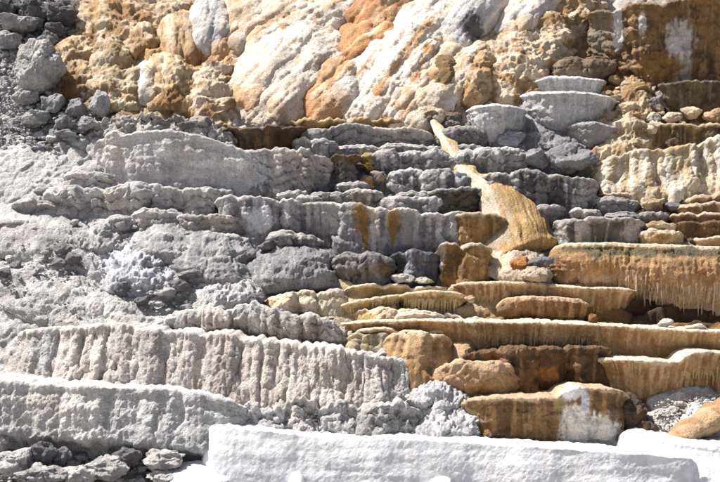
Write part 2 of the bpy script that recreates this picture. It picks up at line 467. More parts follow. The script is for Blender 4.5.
def rock_arrays(n, seed, facets=11, cut=.5, rough=.05, fine=.02):
    """an angular block: a ball cut by planes, then worn; returns points and faces of a closed cube-sphere"""
    r = np.random.default_rng(seed)
    t = np.linspace(-1, 1, n); pts = []; fcs = []; off = 0
    tt = np.tan(t * math.pi / 4)
    X, Y = np.meshgrid(tt, tt, indexing='ij')
    for ax in range(3):
        for sg in (-1, 1):
            q = np.zeros((n, n, 3)); q[..., ax] = sg; q[..., (ax + 1) % 3] = X * sg; q[..., (ax + 2) % 3] = Y
            pts.append(q.reshape(-1, 3)); fcs.append(quads(n, n) + off); off += n * n
    p = np.concatenate(pts); f = np.concatenate(fcs)
    key = np.round(p * 1e4).astype(np.int64); _, idx, inv = np.unique(key, axis=0, return_index=True, return_inverse=True)
    p = p[idx]; f = inv.ravel()[f]
    p = p / np.linalg.norm(p, axis=1)[:, None]
    nn = r.normal(size=(facets, 3)) * np.array([1, 1, 1.2]); nn /= np.linalg.norm(nn, axis=1)[:, None]; dd = r.uniform(cut, .9, facets)
    dots = p @ nn.T; rad = np.ones(len(p))
    for k in range(facets):
        m = dots[:, k] > .05
        cand = np.where(m, dd[k] / np.maximum(dots[:, k], .05), 9)
        rad = -np.log(np.exp(-38 * rad) + np.exp(-38 * np.minimum(cand, 3))) / 38
    p = p * rad[:, None]
    p = p * (1 + rough * perlin(p * 2.2 + seed) + fine * perlin(p * 7 + seed) + fine * .6 * perlin(p * 15 + seed))[:, None]
    return p, f

def boulder(label, u, v, rx, ry, col, name='boulder', cat='boulder', group=None, dd=0.0, n=30, seed=None, depth=.8, cut=.55, tilt=0.0, mat=None, rough=.08, patch=()):
    """u, v: middle of the stone; rx, ry: half size in photo pixels, set on the slope below it"""
    seed = seed or (SEED[0] * 7 + 3); SEED[0] += 1
    p, f = rock_arrays(n, seed, cut=cut, rough=rough, fine=.03)
    ext = (p.max(0) - p.min(0)) / 2; p = (p - (p.max(0) + p.min(0)) / 2) / ext
    dist = float(D(u, v + ry * .5)) - depth * rx * K * 24 * .45 + dd
    s = K * dist
    q = p * np.array([rx * s, rx * s * depth, ry * s])
    ca, sa = math.cos(tilt), math.sin(tilt)
    q = np.stack([q[:, 0] * ca + q[:, 2] * sa, q[:, 1], -q[:, 0] * sa + q[:, 2] * ca], -1)
    c0 = P(u, v, dist); loc = c0 + np.array([0, 0, q[:, 2].min()])
    w = q + c0
    ctr = q - np.array([0, .1 * rx * s, 0]); rn = ctr / np.maximum(np.linalg.norm(ctr, axis=1), 1e-6)[:, None]
    sz = min(1.0, rx * s / .45)
    w = w + rn * (relief([('p', .06, .3), ('k', .035, .3), ('c', .020, .10), ('c', .012, .05), ('p', .014, .05)], w, w[:, :2], seed) * sz)[:, None]
    cc = paint(col, w, np.stack([w[:, 0], 2 - w[:, 2] + w[:, 2].max()], -1), np.zeros(len(w)), seed, UV(w), patch)
    o = link(name, mesh(name, w - loc, f, cc), mat or M_ROCK)
    o.location = [float(z) for z in loc]
    return tag(o, label, cat, group)

# ================================================================== THE SETTING
def build_hillside():
    us = np.arange(-260, 981, 1.7); vs_ = np.concatenate([np.arange(-260, -20, 5.0), np.arange(-20, 500, 1.7), np.arange(502, 640, 5.0)])
    U, V = np.meshgrid(us, vs_)
    d = D(U, V) + .16
    g = P(U, V, d)
    n0 = grid_normals(g)
    fl = g.reshape(-1, 3); u = U.ravel(); v = V.ravel()
    warp = 9 * fbm(fl / .8, 3)
    def reg(cu, cv, ru, rv, soft=.25):
        e = np.sqrt(((u + warp - cu) / ru) ** 2 + ((v + warp * .7 - cv) / rv) ** 2)
        return 1 - sstep(1 - soft, 1 + soft, e)
    col = np.tile(np.asarray(G, F), (len(fl), 1))
    def lay(k, m): col[:] = col + (np.asarray(k, F)[None] - col) * np.clip(m, 0, 1)[:, None]
    # mineral zones of the slope, one with shade painted in
    lay((.61, .595, .585), reg(40, 260, 130, 120, .4))                       # pale dusty talus
    lay((.30, .29, .29), reg(20, 15, 75, 45))                              # dark outcrop at the top
    lay((.50, .49, .49), reg(20, 95, 70, 55, .35))
    lay((.30, .30, .31), reg(75, 115, 40, 22, .35))
    lay(PW, reg(390, 30, 230, 110, .2))                                    # pale flowstone slope
    lay((.50, .38, .23), reg(140, 60, 100, 66, .25))                       # honey coloured knobs
    lay((.62, .52, .40), reg(185, 85, 60, 40, .3) * .8)
    lay((.66, .55, .42), reg(545, 55, 70, 60, .3))
    lay(DB, reg(262, 140, 36, 12))
    lay((.40, .26, .13), reg(650, 75, 80, 70, .25))
    lay((.60, .50, .37), reg(650, 150, 75, 45, .25))
    lay((.26, .25, .26), reg(440, 185, 150, 60, .25))                      # dark grey middle
    lay((.30, .22, .13), reg(660, 215, 70, 30, .3))
    lay((.24, .23, .235), reg(300, 250, 120, 42, .25))
    lay((.50, .50, .54), reg(150, 270, 50, 26, .4))
    lay((.14, .13, .15), reg(410, 262, 32, 22, .25))
    lay((.62, .51, .36), reg(470, 300, 190, 32, .2))
    lay((.42, .27, .12), reg(600, 360, 190, 55, .2))
    lay((.20, .12, .055), reg(540, 378, 80, 30, .2))
    lay((.15, .10, .06), reg(690, 314, 75, 15, .2))  # wet brown, with the shade under the big brown terrace painted in
    lay((.66, .62, .58), reg(690, 412, 60, 34, .2))
    lay((.24, .22, .22), reg(628, 425, 30, 24, .3))
    lay((.55, .54, .54), reg(430, 415, 60, 34, .25))
    lay(W, reg(360, 505, 420, 40, .2))
    lay((.58, .56, .55), reg(80, 475, 130, 40, .25))
    col[:] = np.clip(col, .005, 1) ** 1.28
    col *= (1 + .16 * fbm(fl / .5, 4) + .10 * perlin(fl / .07))[:, None]
    # relief of the slope
    rough = np.full(len(fl), .7, F)
    def ly(k, m): rough[:] = rough + (k - rough) * m
    ly(.4, reg(25, 240, 100, 90, .4)); ly(1.0, reg(60, 90, 110, 75, .3)); ly(1.25, reg(150, 70, 90, 60, .3)); ly(1.0, reg(540, 60, 80, 60, .3))
    ly(1.1, reg(650, 160, 80, 40, .3)); ly(.45, reg(470, 300, 190, 30, .2)); ly(.5, reg(600, 360, 200, 60, .2)); ly(.9, reg(690, 412, 60, 34))
    c1, _ = worley(fl / .30 + .3 * perlin(fl / .3)[:, None]); c2, _ = worley(fl / .12); c3, _ = worley(fl / .065)
    k1, k2 = worley(fl / .45 + .3 * perlin(fl / .25)[:, None])
    bumpy = .09 * (.25 - (1 - sstep(0, .25, k2 - k1))) + .10 * perlin(fl / .35) + .13 * (np.sqrt(np.clip(1 - c1 * c1, 0, 1)) - .7) + .045 * (np.sqrt(np.clip(1 - c2 * c2, 0, 1)) - .7) + .02 * (np.sqrt(np.clip(1 - c3 * c3, 0, 1)) - .7) + .02 * perlin(fl / .06)
    # little natural steps
    zz = fl[:, 2] / .42 + .9 * fbm(np.stack([fl[:, 0] / 1.6, fl[:, 1] / 2.5, fl[:, 2] / 1.2], -1), 3)
    fz = zz - np.floor(zz)
    steps = .30 * (fz ** .6) * (1 - sstep(.86, 1.0, fz)) - .08
    stepm = np.zeros(len(fl), F)
    for a in ((90, 225, 110, 60), (170, 290, 170, 45), (640, 205, 90, 30), (450, 190, 160, 55), (560, 345, 190, 60), (430, 300, 120, 25)):
        stepm = np.maximum(stepm, reg(*a, .35))
    fm = reg(330, 20, 270, 105, .25)
    fs = np.stack([(u * .75 + v * .7) * K * 28, (-.7 * u + .75 * v) * K * 28], -1)
    bumpy = bumpy * (1 - .75 * fm) + fm * relief([('p', .16, .8), ('f', .12, .4), ('f', .05, .14), ('c', .016, .07), ('p', .012, .04)], fl, fs, 3)
    disp = .08 * perlin(fl / .9) + rough * bumpy + .8 * stepm * steps
    g2 = g + n0 * disp.reshape(U.shape)[..., None]
    n2 = grid_normals(g2)
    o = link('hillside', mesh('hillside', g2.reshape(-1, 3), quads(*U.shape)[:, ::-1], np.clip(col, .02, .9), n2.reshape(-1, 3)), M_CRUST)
    tag(o, 'bare travertine hillside under the terraces', kind='structure')
    return g2

HILL = build_hillside()

def build_ground():
    xs = np.linspace(-60, 60, 90); ys = np.linspace(-40, 19.5, 60)
    X, Y = np.meshgrid(xs, ys[::-1])
    Z = .15 + .12 * perlin(np.stack([X.ravel() / 3, Y.ravel() / 3, 0 * X.ravel()], -1)).reshape(X.shape)
    g = np.stack([X, Y, Z], -1); fl = g.reshape(-1, 3)
    col = np.tile(np.asarray((.55, .53, .51), F), (len(fl), 1)) * (1 + .12 * fbm(fl / 2, 3))[:, None]
    tag(link('ground', mesh('ground', fl, quads(*X.shape)[:, ::-1], col, grid_normals(g).reshape(-1, 3)), M_CRUST), 'pale mineral flat at the foot of the slope', kind='structure')
build_ground()

# ================================================================== UPPER FLOWSTONE MOUNDS
WM = C(PW, (.80, .66, .52), .34, (.74, .54, .36), .26, bot=(.72, .56, .42), botamt=.5, var=.10, sw=.13)
WL = [C((.86, .785, .70), (.78, .64, .50), .36, (.72, .52, .34), .28, bot=(.62, .40, .22), botamt=.9, var=.10, sw=.10), C((.84, .75, .65), (.74, .55, .38), .40, (.66, .45, .26), .30, bot=(.54, .32, .15), botamt=.95, var=.10, sw=.10), C((.84, .79, .73), (.74, .66, .58), .4, (.64, .56, .48), .3, bot=(.58, .44, .31), botamt=.8, var=.1, sw=.1)]
OL_ = [C((.70, .46, .26), (.80, .66, .50), .32, (.54, .31, .14), .4, bot=(.46, .25, .10), botamt=.85, var=.12, sw=.1)]
WO = C((.80, .67, .53), (.72, .50, .31), .42, (.60, .37, .19), .34, bot=(.58, .35, .16), botamt=.7, var=.12, sw=.13)
OM = C((.68, .44, .24), (.78, .62, .46), .34, (.52, .29, .13), .40, bot=(.50, .28, .12), botamt=.7, var=.14, sw=.13)
KN = C((.64, .51, .35), (.46, .30, .15), .42, (.76, .66, .53), .35, var=.16)
KC = C((.68, .57, .44), (.46, .31, .16), .34, None, var=.16)
BRM = C((.64, .50, .34), (.50, .34, .19), .42, (.74, .63, .48), .35, bot=(.42, .25, .10), botamt=.85, var=.14)
GW = C((.70, .685, .67), (.58, .57, .57), .4, PW, .4, var=.10)

mound('bright white flowstone slope streaming down from the top edge', (352, -28), (232, 44), 38, 32, .55, WM, lobes=6, lobecols=WL, fuse=1.12)
mound('cream flowstone sheet between the grey smooth mound and the white slope', (275, -30), (205, 72), 20, 22, .40, WO, lobes=4, lobecols=WL, fuse=1.12)
mound('smooth grey dome with a pale top above the ribbed brown bulge', (214, 2), (204, 63), 18, 19, .60, C((.62, .605, .59), (.52, .51, .51), .4, (.74, .67, .58), .35), tex='flow', head=.5, tail=.5, fuse=1.12)
mound('ribbed brown bulge beside the smooth grey dome', (178, 22), (186, 74), 15, 20, .62, BRM, tex='flow', head=.45, tail=.45, fuse=1.12)
mound('brown overhanging knob capped with cream crust', (138, 34), (152, 57), 16, 19, .5, BRM, tex='knob', head=.5, tail=.4, fuse=1.12)
mound('broad white flowstone tongue ending above the brown hollow', (322, 40), (240, 117), 32, 36, .60, C(PW, (.76, .68, .60), .42, (.66, .56, .47), .3, bot=(.66, .52, .40), botamt=.5, var=.1), lobes=6, lobecols=[WL[2], WL[0]], fuse=1.12)
mound('large orange dome at the top edge', (412, -22), (352, 36), 24, 30, .66, OM, head=.3, tail=.5, lobes=3, lobecols=OL_, fuse=1.12)
mound('orange shelf mound below the large orange dome', (398, 28), (332, 72), 20, 19, .55, OM, patch=[(346, 60, 18, 9, (.40, .22, .09), .8)], head=.35, tail=.4, lobes=3, lobecols=OL_, fuse=1.12)
mound('orange brown flowstone foot between two white tongues', (354, 66), (304, 120), 14, 24, .52, WO, patch=[(305, 104, 22, 14, (.56, .33, .14), .7)], lobes=2, lobecols=WL, fuse=1.12)
mound('longest and brightest white flowstone tongue', (448, 2), (340, 122), 24, 32, .62, C((.86, .77, .67), PW, .5, PO, .2, var=.08), lobes=6, lobecols=WL, fuse=1.12)
mound('orange tinted white flowstone strip next to the brightest tongue', (436, 42), (372, 122), 14, 26, .50, C(PW, PO, .30, (.84, .78, .72), .4, var=.1), lobes=4, lobecols=WL, fuse=1.12)
mound('grey white flowstone with a dark patch near the top edge', (500, -26), (428, 58), 22, 24, .62, GW, patch=[(473, 27, 11, 15, (.16, .15, .16), .9)], tex='flow', lobes=3, lobecols=[WL[2]], fuse=1.12)
mound('pale ribbed flowstone tongue meeting the knobbly cream slope', (566, -30), (500, 38), 20, 18, .60, C(PW, (.60, .56, .54), .4, PO, .15), head=.2, lobes=3, lobecols=[WL[2], WL[0]], fuse=1.12)
mound('cream flowstone foot above the dark grey ledges', (476, 52), (392, 124), 20, 28, .50, C((.74, .64, .53), CR, .5, (.50, .33, .17), .25), lobes=4, lobecols=WL, fuse=1.12)
mound('olive brown lump between the cream foot and a round tan lump', (446, 64), (438, 110), 12, 14, .55, C((.34, .22, .10), OL, .5, None), tex='knob', head=.4, fuse=1.12)
mound('round tan lump above the grey bowl', (482, 62), (462, 108), 13, 16, .52, C(TAN, (.62, .48, .34), .4, None), tex='knob', head=.4, fuse=1.12)
mound('small grey lump at the foot of the cream flowstone', (412, 92), (408, 120), 12, 15, .40, C(GB, GW['base'], .4, None), tex='crust', head=.4, fuse=1.12)
mound('knobbly cream slope running down to the grey bowls', (582, -14), (486, 98), 20, 30, .42, KC, tex='knob', mat=M_FLOW, fuse=1.12)
mound('tan rubble ridge beside the tall brown cliff', (566, 4), (544, 60), 9, 13, .33, C((.60, .47, .32), (.40, .26, .13), .45, None), tex='knob', fuse=1.12)
mound('knobbly honey coloured slope with brown pockets', (150, -24), (98, 62), 34, 30, .40, KN, tex='knob', patch=[(78, 38, 20, 9, (.28, .16, .06), .9), (128, 14, 30, 6, (.40, .25, .12), .7)], fuse=1.12)
mound('brown crusted shelf along the top edge', (232, -22), (120, 26), 14, 22, .36, KN, tex='knob', fuse=1.12)
mound('yellow brown hollowed mound beside the big grey boulder', (70, 44), (78, 102), 22, 18, .36, C((.64, .51, .34), (.48, .33, .17), .45, None), tex='knob', patch=[(72, 88, 16, 14, (.22, .12, .045), .9)], fuse=1.12)  # dark brown patch paints the big boulder's shadow into the hollow
mound('cream knobbly lump above the grey crust', (118, 52), (112, 112), 22, 24, .40, C((.62, .53, .40), (.48, .36, .22), .5, None), tex='knob', fuse=1.12)
mound('white streaked lump between two brown pockets', (150, 62), (148, 106), 7, 10, .34, C((.64, .57, .47), (.50, .44, .37), .4, (.72, .69, .66), .35), tex='knob', fuse=1.12)
mound('honey coloured lump with dark brown underside', (178, 62), (176, 112), 18, 22, .60, C((.66, .53, .36), (.54, .39, .22), .4, (.74, .64, .48), .3), tex='knob', patch=[(172, 98, 17, 13, (.30, .17, .055), .9)], fuse=1.12)
mound('cream lump sloping to the brown hollow', (226, 62), (200, 122), 16, 26, .44, KC, tex='knob', fuse=1.12)
mound('small orange lump under the ribbed brown bulge', (160, 52), (156, 74), 15, 14, .40, C((.52, .34, .17), CR, .3, None), tex='knob', head=.5, fuse=1.12)

# ================================================================== THE TALL BROWN CLIFF
CLF = C((.30, .18, .07), (.18, .115, .05), .45, (.42, .27, .13), .35, var=.14)
terrace('tall brown cliff with white mineral patches', [(584, 11), (600, 9), (614, 8), (624, 5), (640, 3), (662, 4), (668, 0), (700, -4), (790, -8)],
        [(584, 56), (612, 72), (640, 86), (790, 90)], CLF, tex='slab', lobes=[612, 624, 664, 697, 724, 758], lamp=.10, ends=(.14, 0), stagger=.05, mat=M_WET, name='cliff', cat='cliff', dd=-.05, ragged=.02,
        patch=[(617, 28, 6, 24, (.60, .58, .58), .95), (642, 24, 4, 13, (.62, .58, .54), .9), (680, 40, 15, 22, (.62, .60, .58), .95), (683, 70, 10, 18, (.52, .48, .44), .8), (600, 30, 13, 26, (.28, .24, .17), .8), (660, 66, 24, 14, (.36, .21, .06), .8)])
terrace('dark olive slab at the foot of the brown cliff', [(660, 84), (690, 80), (790, 82)], [(660, 112), (720, 114), (790, 114)], C((.22, .16, .075), DB, .4, (.30, .25, .18), .3), tex='slab', ends=(.3, 0), mat=M_WET)
terrace('grey brown rock shelf under the cliff foot', [(552, 61), (565, 56), (585, 56), (608, 59)], [(552, 78), (608, 78)], C((.30, .22, .15), (.42, .34, .26), .4, None), tex='pillow', mode='pillow', lobes=2)
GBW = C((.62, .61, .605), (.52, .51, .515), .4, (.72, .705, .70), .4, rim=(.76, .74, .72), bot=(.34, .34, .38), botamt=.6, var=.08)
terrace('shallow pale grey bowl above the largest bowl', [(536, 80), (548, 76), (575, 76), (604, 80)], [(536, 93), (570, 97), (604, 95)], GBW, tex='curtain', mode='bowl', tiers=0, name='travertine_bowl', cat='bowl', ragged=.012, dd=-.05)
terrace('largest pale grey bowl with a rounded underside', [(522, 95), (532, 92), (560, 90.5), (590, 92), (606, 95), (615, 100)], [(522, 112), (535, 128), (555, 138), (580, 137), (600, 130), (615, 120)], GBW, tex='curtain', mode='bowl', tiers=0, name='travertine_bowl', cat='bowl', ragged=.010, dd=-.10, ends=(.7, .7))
terrace('pale grey bowl at the end of the cream slope', [(467, 110), (478, 105), (495, 103.5), (512, 105), (524, 110)], [(467, 126), (478, 142), (490, 148), (512, 147), (524, 138)], GBW, tex='curtain', mode='bowl', tiers=0, name='travertine_bowl', cat='bowl', ragged=.012, dd=-.05, ends=(.6, .6))
terrace('low rounded bowl under the largest bowl', [(566, 126), (578, 122), (595, 121), (616, 127)], [(566, 142), (590, 152), (616, 149)], C((.40, .385, .385), (.50, .48, .47), .4, None, rim=(.54, .52, .5), bot=GB), tex='curtain', mode='bowl', tiers=0, name='travertine_bowl', cat='bowl', ragged=.012, ends=(.5, .5))
mound('dark crusted slope filling the space behind the bowls', (548, 96), (548, 166), 44, 52, .30, C((.38, .375, .39), (.30, .29, .30), .42, (.48, .47, .47), .3), tex='crust', mat=M_CRUST, head=.5, tail=.4)
mound('brown crusted slope between the bowls and the cliff slab', (640, 78), (628, 134), 20, 28, .32, C((.52, .39, .25), (.38, .25, .12), .45, (.62, .51, .37), .3), tex='knob', head=.4, tail=.4)
for (lb, u, v, rx, ry, cl) in [
    ('blue grey lump wedged under two bowls', 511, 139, 15, 9, C((.36, .36, .40), GB, .4)),
    ('small round stone between two bowls', 533, 138, 8, 7, C((.44, .43, .43), GD, .3)),
    ('small dark stone under the largest bowl', 545, 148, 8, 5, C((.32, .32, .34), GD, .3)),
    ('cream brown block below the cliff foot', 638, 90, 15, 8, C((.44, .31, .17), CR, .3, None, rim=CR, rimh=.1)),
    ('little tan stone beside the shallow bowl', 615, 80, 7, 5, C((.46, .34, .20), CR, .3)),
    ('tan stone at the rim of the largest bowl', 618, 98, 10, 5, C((.50, .39, .26), CR, .3)),
    ('grey brown block leaning at the cliff slab', 653, 104, 12, 9, C((.44, .36, .28), GD, .3)),
    ('cream wedge of rock beside the largest bowl', 628, 109, 13, 7, C((.60, .46, .30), CR, .4)),
    ('orange tan stone under the cream wedge', 633, 118, 12, 6, C((.55, .37, .20), CR, .4)),
    ('grey pointed stone beside the dark slab', 662, 96, 6, 7, C((.46, .43, .41), GD, .3)),
    ('pale knob on the crest above the cream drapes', 692, 113, 11, 6, C((.62, .52, .42), CR, .4)),
    ('tan knob at the frame edge above the cream drapes', 714, 116, 12, 7, C((.58, .42, .28), CR, .4)),
    ('grey white knob at the start of the cream crest', 652, 118, 9, 6, C((.56, .53, .5), CR, .3)),
    ('cream knob in the middle of the crest', 672, 117, 10, 6, C((.62, .52, .40), CR, .3))]:
    boulder(lb, u, v, rx, ry, cl, name='rock', cat='rock', n=22)

# ================================================================== CREAM DRAPES AND LEDGES BELOW THE CLIFF
terrace('dark olive brown block behind the cream drapes', [(644, 124), (655, 121), (690, 122), (716, 126), (760, 124)], [(644, 150), (716, 152), (760, 150)], C((.22, .155, .065), DB, .4, (.36, .27, .16), .25, rim=(.58, .47, .33)), tex='slab', lobes=[655, 700], ends=(.3, 0), mat=M_WET, dd=.3, patch=[(648, 138, 5, 14, (.44, .42, .42), .8)])
mound('cream rubble slope beside the low rounded bowl', (640, 112), (606, 170), 18, 26, .42, C((.64, .54, .40), (.46, .34, .2), .35), tex='knob', mat=M_FLOW)
CD = C((.64, .55, .42), (.54, .42, .27), .4, (.72, .66, .58), .4, var=.12)
terrace('fluted cream drape fanning out over a brown ledge', [(596, 168), (610, 156), (628, 151), (648, 149), (672, 149), (690, 148), (706, 140), (720, 136), (770, 138)], [(596, 190), (640, 194), (700, 192), (770, 190)], CD, tex='drape', mode='drape', lobes=[622, 652, 664, 698, 744], lamp=.08, ends=(.5, 0), mat=M_FLOW, ragged=.05, dd=.18)
RB = C((.40, .26, .15), (.28, .17, .085), .45, (.52, .38, .26), .35, rim=(.64, .52, .40), var=.14)
terrace('pinkish tan ledge under the cream drape at the frame edge', [(676, 184), (690, 178), (720, 174), (770, 174)], [(676, 191), (770, 190)], C((.60, .44, .33), (.48, .32, .2), .4, None, rim=(.68, .54, .42)), tex='pillow', mode='pillow', ends=(.4, 0), mat=M_FLOW)
terrace('long thin cream rimmed ledge under the drapes', [(598, 194), (620, 192), (655, 191), (692, 190)], [(598, 198), (655, 199), (692, 198)], C((.50, .38, .24), BR, .3, None, rim=(.66, .56, .44)), tex='curtain', ends=(.3, .2), mat=M_FLOW, lip=.08)
terrace('brown dripping ledge with two tiers at the frame edge', [(684, 198), (700, 193), (720, 191), (770, 190)], [(684, 204), (770, 203)], RB, tex='flute', lobes=3, ends=(.3, 0), mat=M_WET, lip=.08)
terrace('lower tier of dripping brown ledge at the frame edge', [(680, 206), (700, 203), (770, 202)], [(680, 213), (770, 214)], RB, tex='flute', lobes=4, ends=(.3, 0), mat=M_WET)
DG = C((.34, .325, .33), (.44, .425, .42), .45, (.46, .44, .43), .3, rim=(.50, .48, .46), var=.14)
DGS = C((.22, .205, .205), (.15, .14, .145), .4, (.58, .56, .56), .36, rim=(.48, .45, .43), var=.14, sw=.10)
terrace('smooth grey ledge under the thin cream rim', [(596, 198), (612, 196), (632, 199), (642, 204)], [(596, 212), (642, 212)], DG, tex='pillow', mode='pillow')
boulder('block of cream rubble between a grey ledge and brown tiers', 652, 205, 13, 7, C((.60, .50, .36), (.4, .3, .2), .4), name='rock', cat='rock', n=26, rough=.2)
boulder('blue grey stone between cream rubble and brown tiers', 673, 206, 9, 6, C((.38, .37, .39), GD, .4), name='rock', cat='rock', n=22)
terrace('long low grey ledge above the dark streaked wall', [(604, 213), (620, 211), (650, 212), (672, 213)], [(604, 221), (672, 222)], DG, tex='pillow', mode='pillow', lobes=[640])
terrace('dark brown ledge with a bright rim near the frame edge', [(668, 214), (690, 212), (770, 211)], [(668, 222), (770, 221)], RB, tex='flute', ends=(.2, 0), mat=M_WET, lobes=3)
terrace('dark wall with white streaks beside the golden cascade', [(556, 220), (572, 217), (600, 217), (630, 219), (648, 223)], [(556, 243), (648, 244)], DGS, tex='lobed', lobes=[585, 612], mat=M_WET, patch=[(582, 232, 5, 10, (.56, .55, .56), .8), (632, 232, 12, 9, (.55, .53, .54), .8)])
terrace('small cream step on the brown wall', [(646, 225), (655, 221), (674, 223)], [(646, 231), (674, 231)], C(CR, (.52, .38, .22), .4), tex='pillow', mode='pillow', mat=M_FLOW, dd=-.05)
terrace('rounded cream step above the big brown terrace', [(640, 234), (650, 228), (668, 229), (682, 233)], [(640, 244), (682, 244)], C((.62, .50, .34), (.46, .32, .17), .4, rim=(.72, .62, .48)), tex='pillow', mode='pillow', mat=M_FLOW, dd=-.1)
terrace('dark brown wall behind the big brown terrace', [(674, 221), (700, 219), (770, 219)], [(674, 243), (770, 244)], C((.20, .12, .055), DB, .4, (.30, .19, .09), .3), tex='slab', ends=(.3, 0), mat=M_WET, lobes=3, dd=.1)
terrace('thin tan step at the frame edge above the big brown terrace', [(696, 238), (710, 236), (770, 236)], [(696, 243), (770, 244)], C((.56, .42, .26), BR, .3, rim=CR), tex='pillow', ends=(.2, 0), mat=M_FLOW, dd=-.1)

# ================================================================== MIDDLE DARK GREY STEPS
PG = C((.35, .335, .345), (.22, .21, .22), .44, (.62, .605, .60), .42, rim=(.60, .58, .565), var=.14)
PL = C((.42, .405, .41), (.29, .28, .29), .42, (.66, .645, .64), .42, rim=(.66, .64, .62), var=.12)
mid = [
 ('highest pale lipped grey ledge under the white flowstone', [(300, 132), (315, 128), (340, 125), (360, 124), (400, 126), (430, 129), (441, 137)], [(300, 146), (360, 142), (441, 146)], C((.42, .405, .40), (.32, .31, .31), .4, (.54, .52, .51), .4, rim=(.58, .56, .53), bot=(.32, .31, .32)), 'curtain', 'wall', [330, 372], {}),
 ('second grey ledge just under the highest pale lipped ledge', [(332, 146), (350, 142), (400, 145), (444, 149)], [(332, 152), (444, 153)], PG, 'curtain', 'wall', [380], {}),
 ('grey ledge with a yellow stained end', [(358, 155), (368, 151), (400, 150), (440, 151), (451, 158)], [(358, 174), (451, 174)], PG, 'pillow', 'pillow', [375, 398, 428], dict(patch=[(366, 162, 7, 12, (.46, .36, .12), .85)])),
 ('stubby dark ledge behind the yellow stained one', [(328, 156), (345, 153), (364, 154)], [(328, 190), (364, 190)], C((.24, .22, .21), OL, .3, (.40, .36, .32), .3), 'lobed', 'wall', 2, {}),
 ('broad bulging dark grey ledge above two small ledges', [(383, 178), (390, 171), (410, 169), (450, 169), (472, 172), (484, 180)], [(383, 195), (440, 197), (484, 192)], PG, 'pillow', 'pillow', [424, 452], {}),
 ('short grey ledge with two swollen lobes', [(306, 193), (315, 190), (344, 190), (364, 190), (384, 193)], [(306, 204), (384, 205)], PL, 'pillow', 'pillow', [345], {}),
 ('low whitish grey ledge below the broad bulging one', [(378, 200), (390, 196), (415, 195), (440, 197), (448, 203)], [(378, 212), (448, 213)], PL, 'pillow', 'pillow', [410], {}),
 ('dark olive ledge with a thin bright rim', [(426, 192), (440, 188), (465, 187), (486, 189)], [(426, 212), (486, 213)], C((.20, .175, .145), (.12, .11, .1), .4, OL, .3, rim=(.50, .48, .46)), 'slab', 'wall', None, {}),
 ('dark grey ledge beside the top of the cream stream', [(439, 131), (448, 127), (470, 126), (488, 131)], [(439, 148), (488, 148)], C((.33, .305, .30), (.25, .235, .235), .4, (.44, .42, .4), .3, rim=(.50, .47, .45)), 'curtain', 'pillow', None, {}),
 ('swollen grey ledge below the pale grey bowl', [(452, 156), (465, 150), (490, 148), (522, 149)], [(452, 172), (522, 173)], PL, 'pillow', 'pillow', [473, 500], {}),
 ('streaked dark ledge ending in a pale corner', [(478, 175), (495, 171), (530, 171), (560, 173), (590, 176), (599, 181)], [(478, 206), (540, 212), (599, 208)], C((.26, .245, .25), (.17, .16, .165), .42, (.56, .54, .54), .40, rim=(.54, .52, .50)), 'lobed', 'wall', [512, 545], dict(patch=[(585, 192, 12, 12, (.56, .53, .52), .8), (541, 195, 7, 14, (.52, .50, .50), .7)])),
 ('tiny dark ledge between the cascade and the streaked ledge', [(510, 196), (520, 194), (540, 199)], [(510, 204), (540, 206)], DG, 'pillow', 'pillow', None, {}),
]
mid += [
 ('thin tier under the short ledge with two lobes', [(300, 208), (325, 205), (352, 205)], 212, PL, 'pillow', 'pillow', 2, dict(dd=-.12)),
 ('little tier between the yellow stained ledge and the cream stream', [(436, 160), (446, 156), (460, 159)], 170, PG, 'pillow', 'pillow', None, dict(dd=-.1)),
 ('small tier at the foot of the broad bulging ledge', [(398, 192), (415, 189), (432, 191)], 198, PL, 'pillow', 'pillow', 2, dict(dd=-.12)),
 ('narrow tier beside the golden cascade', [(532, 206), (545, 203), (566, 206)], 216, DG, 'pillow', 'pillow', 2, dict(dd=-.1)),
 ('small pale tier below the streaked dark ledge', [(566, 209), (580, 206), (602, 208)], 217, PL, 'pillow', 'pillow', 2, dict(dd=-.1)),
 ('thin tier at the foot of the grey ledge beside the stream', [(446, 147), (462, 144), (482, 146)], 153, PG, 'pillow', 'pillow', None, dict(dd=-.1)),
 ('tiny tier above the swollen lobes', [(338, 184), (350, 181), (366, 183)], 191, PG, 'pillow', 'pillow', None, dict(dd=-.1)),
 ('slim tier over the orange streaked terrace', [(296, 197), (308, 195), (322, 197)], 205, PL, 'pillow', 'pillow', None, dict(dd=-.1)),
 ('thin tier below the pinkish terrace', [(278, 193), (290, 190), (306, 192)], 199, PL, 'pillow', 'pillow', None, dict(dd=-.1)),
 ('pale thin tier under the blue grey foot', [(196, 189), (212, 187), (234, 190)], 196, PL, 'lobed', 'pillow', 2, dict(dd=-.1))]
for (lb, rim, bot, cl, tx, mo, lo, kw) in mid:
    terrace(lb, rim, bot, cl, tex=tx, mode=mo, lobes=lo, **kw)
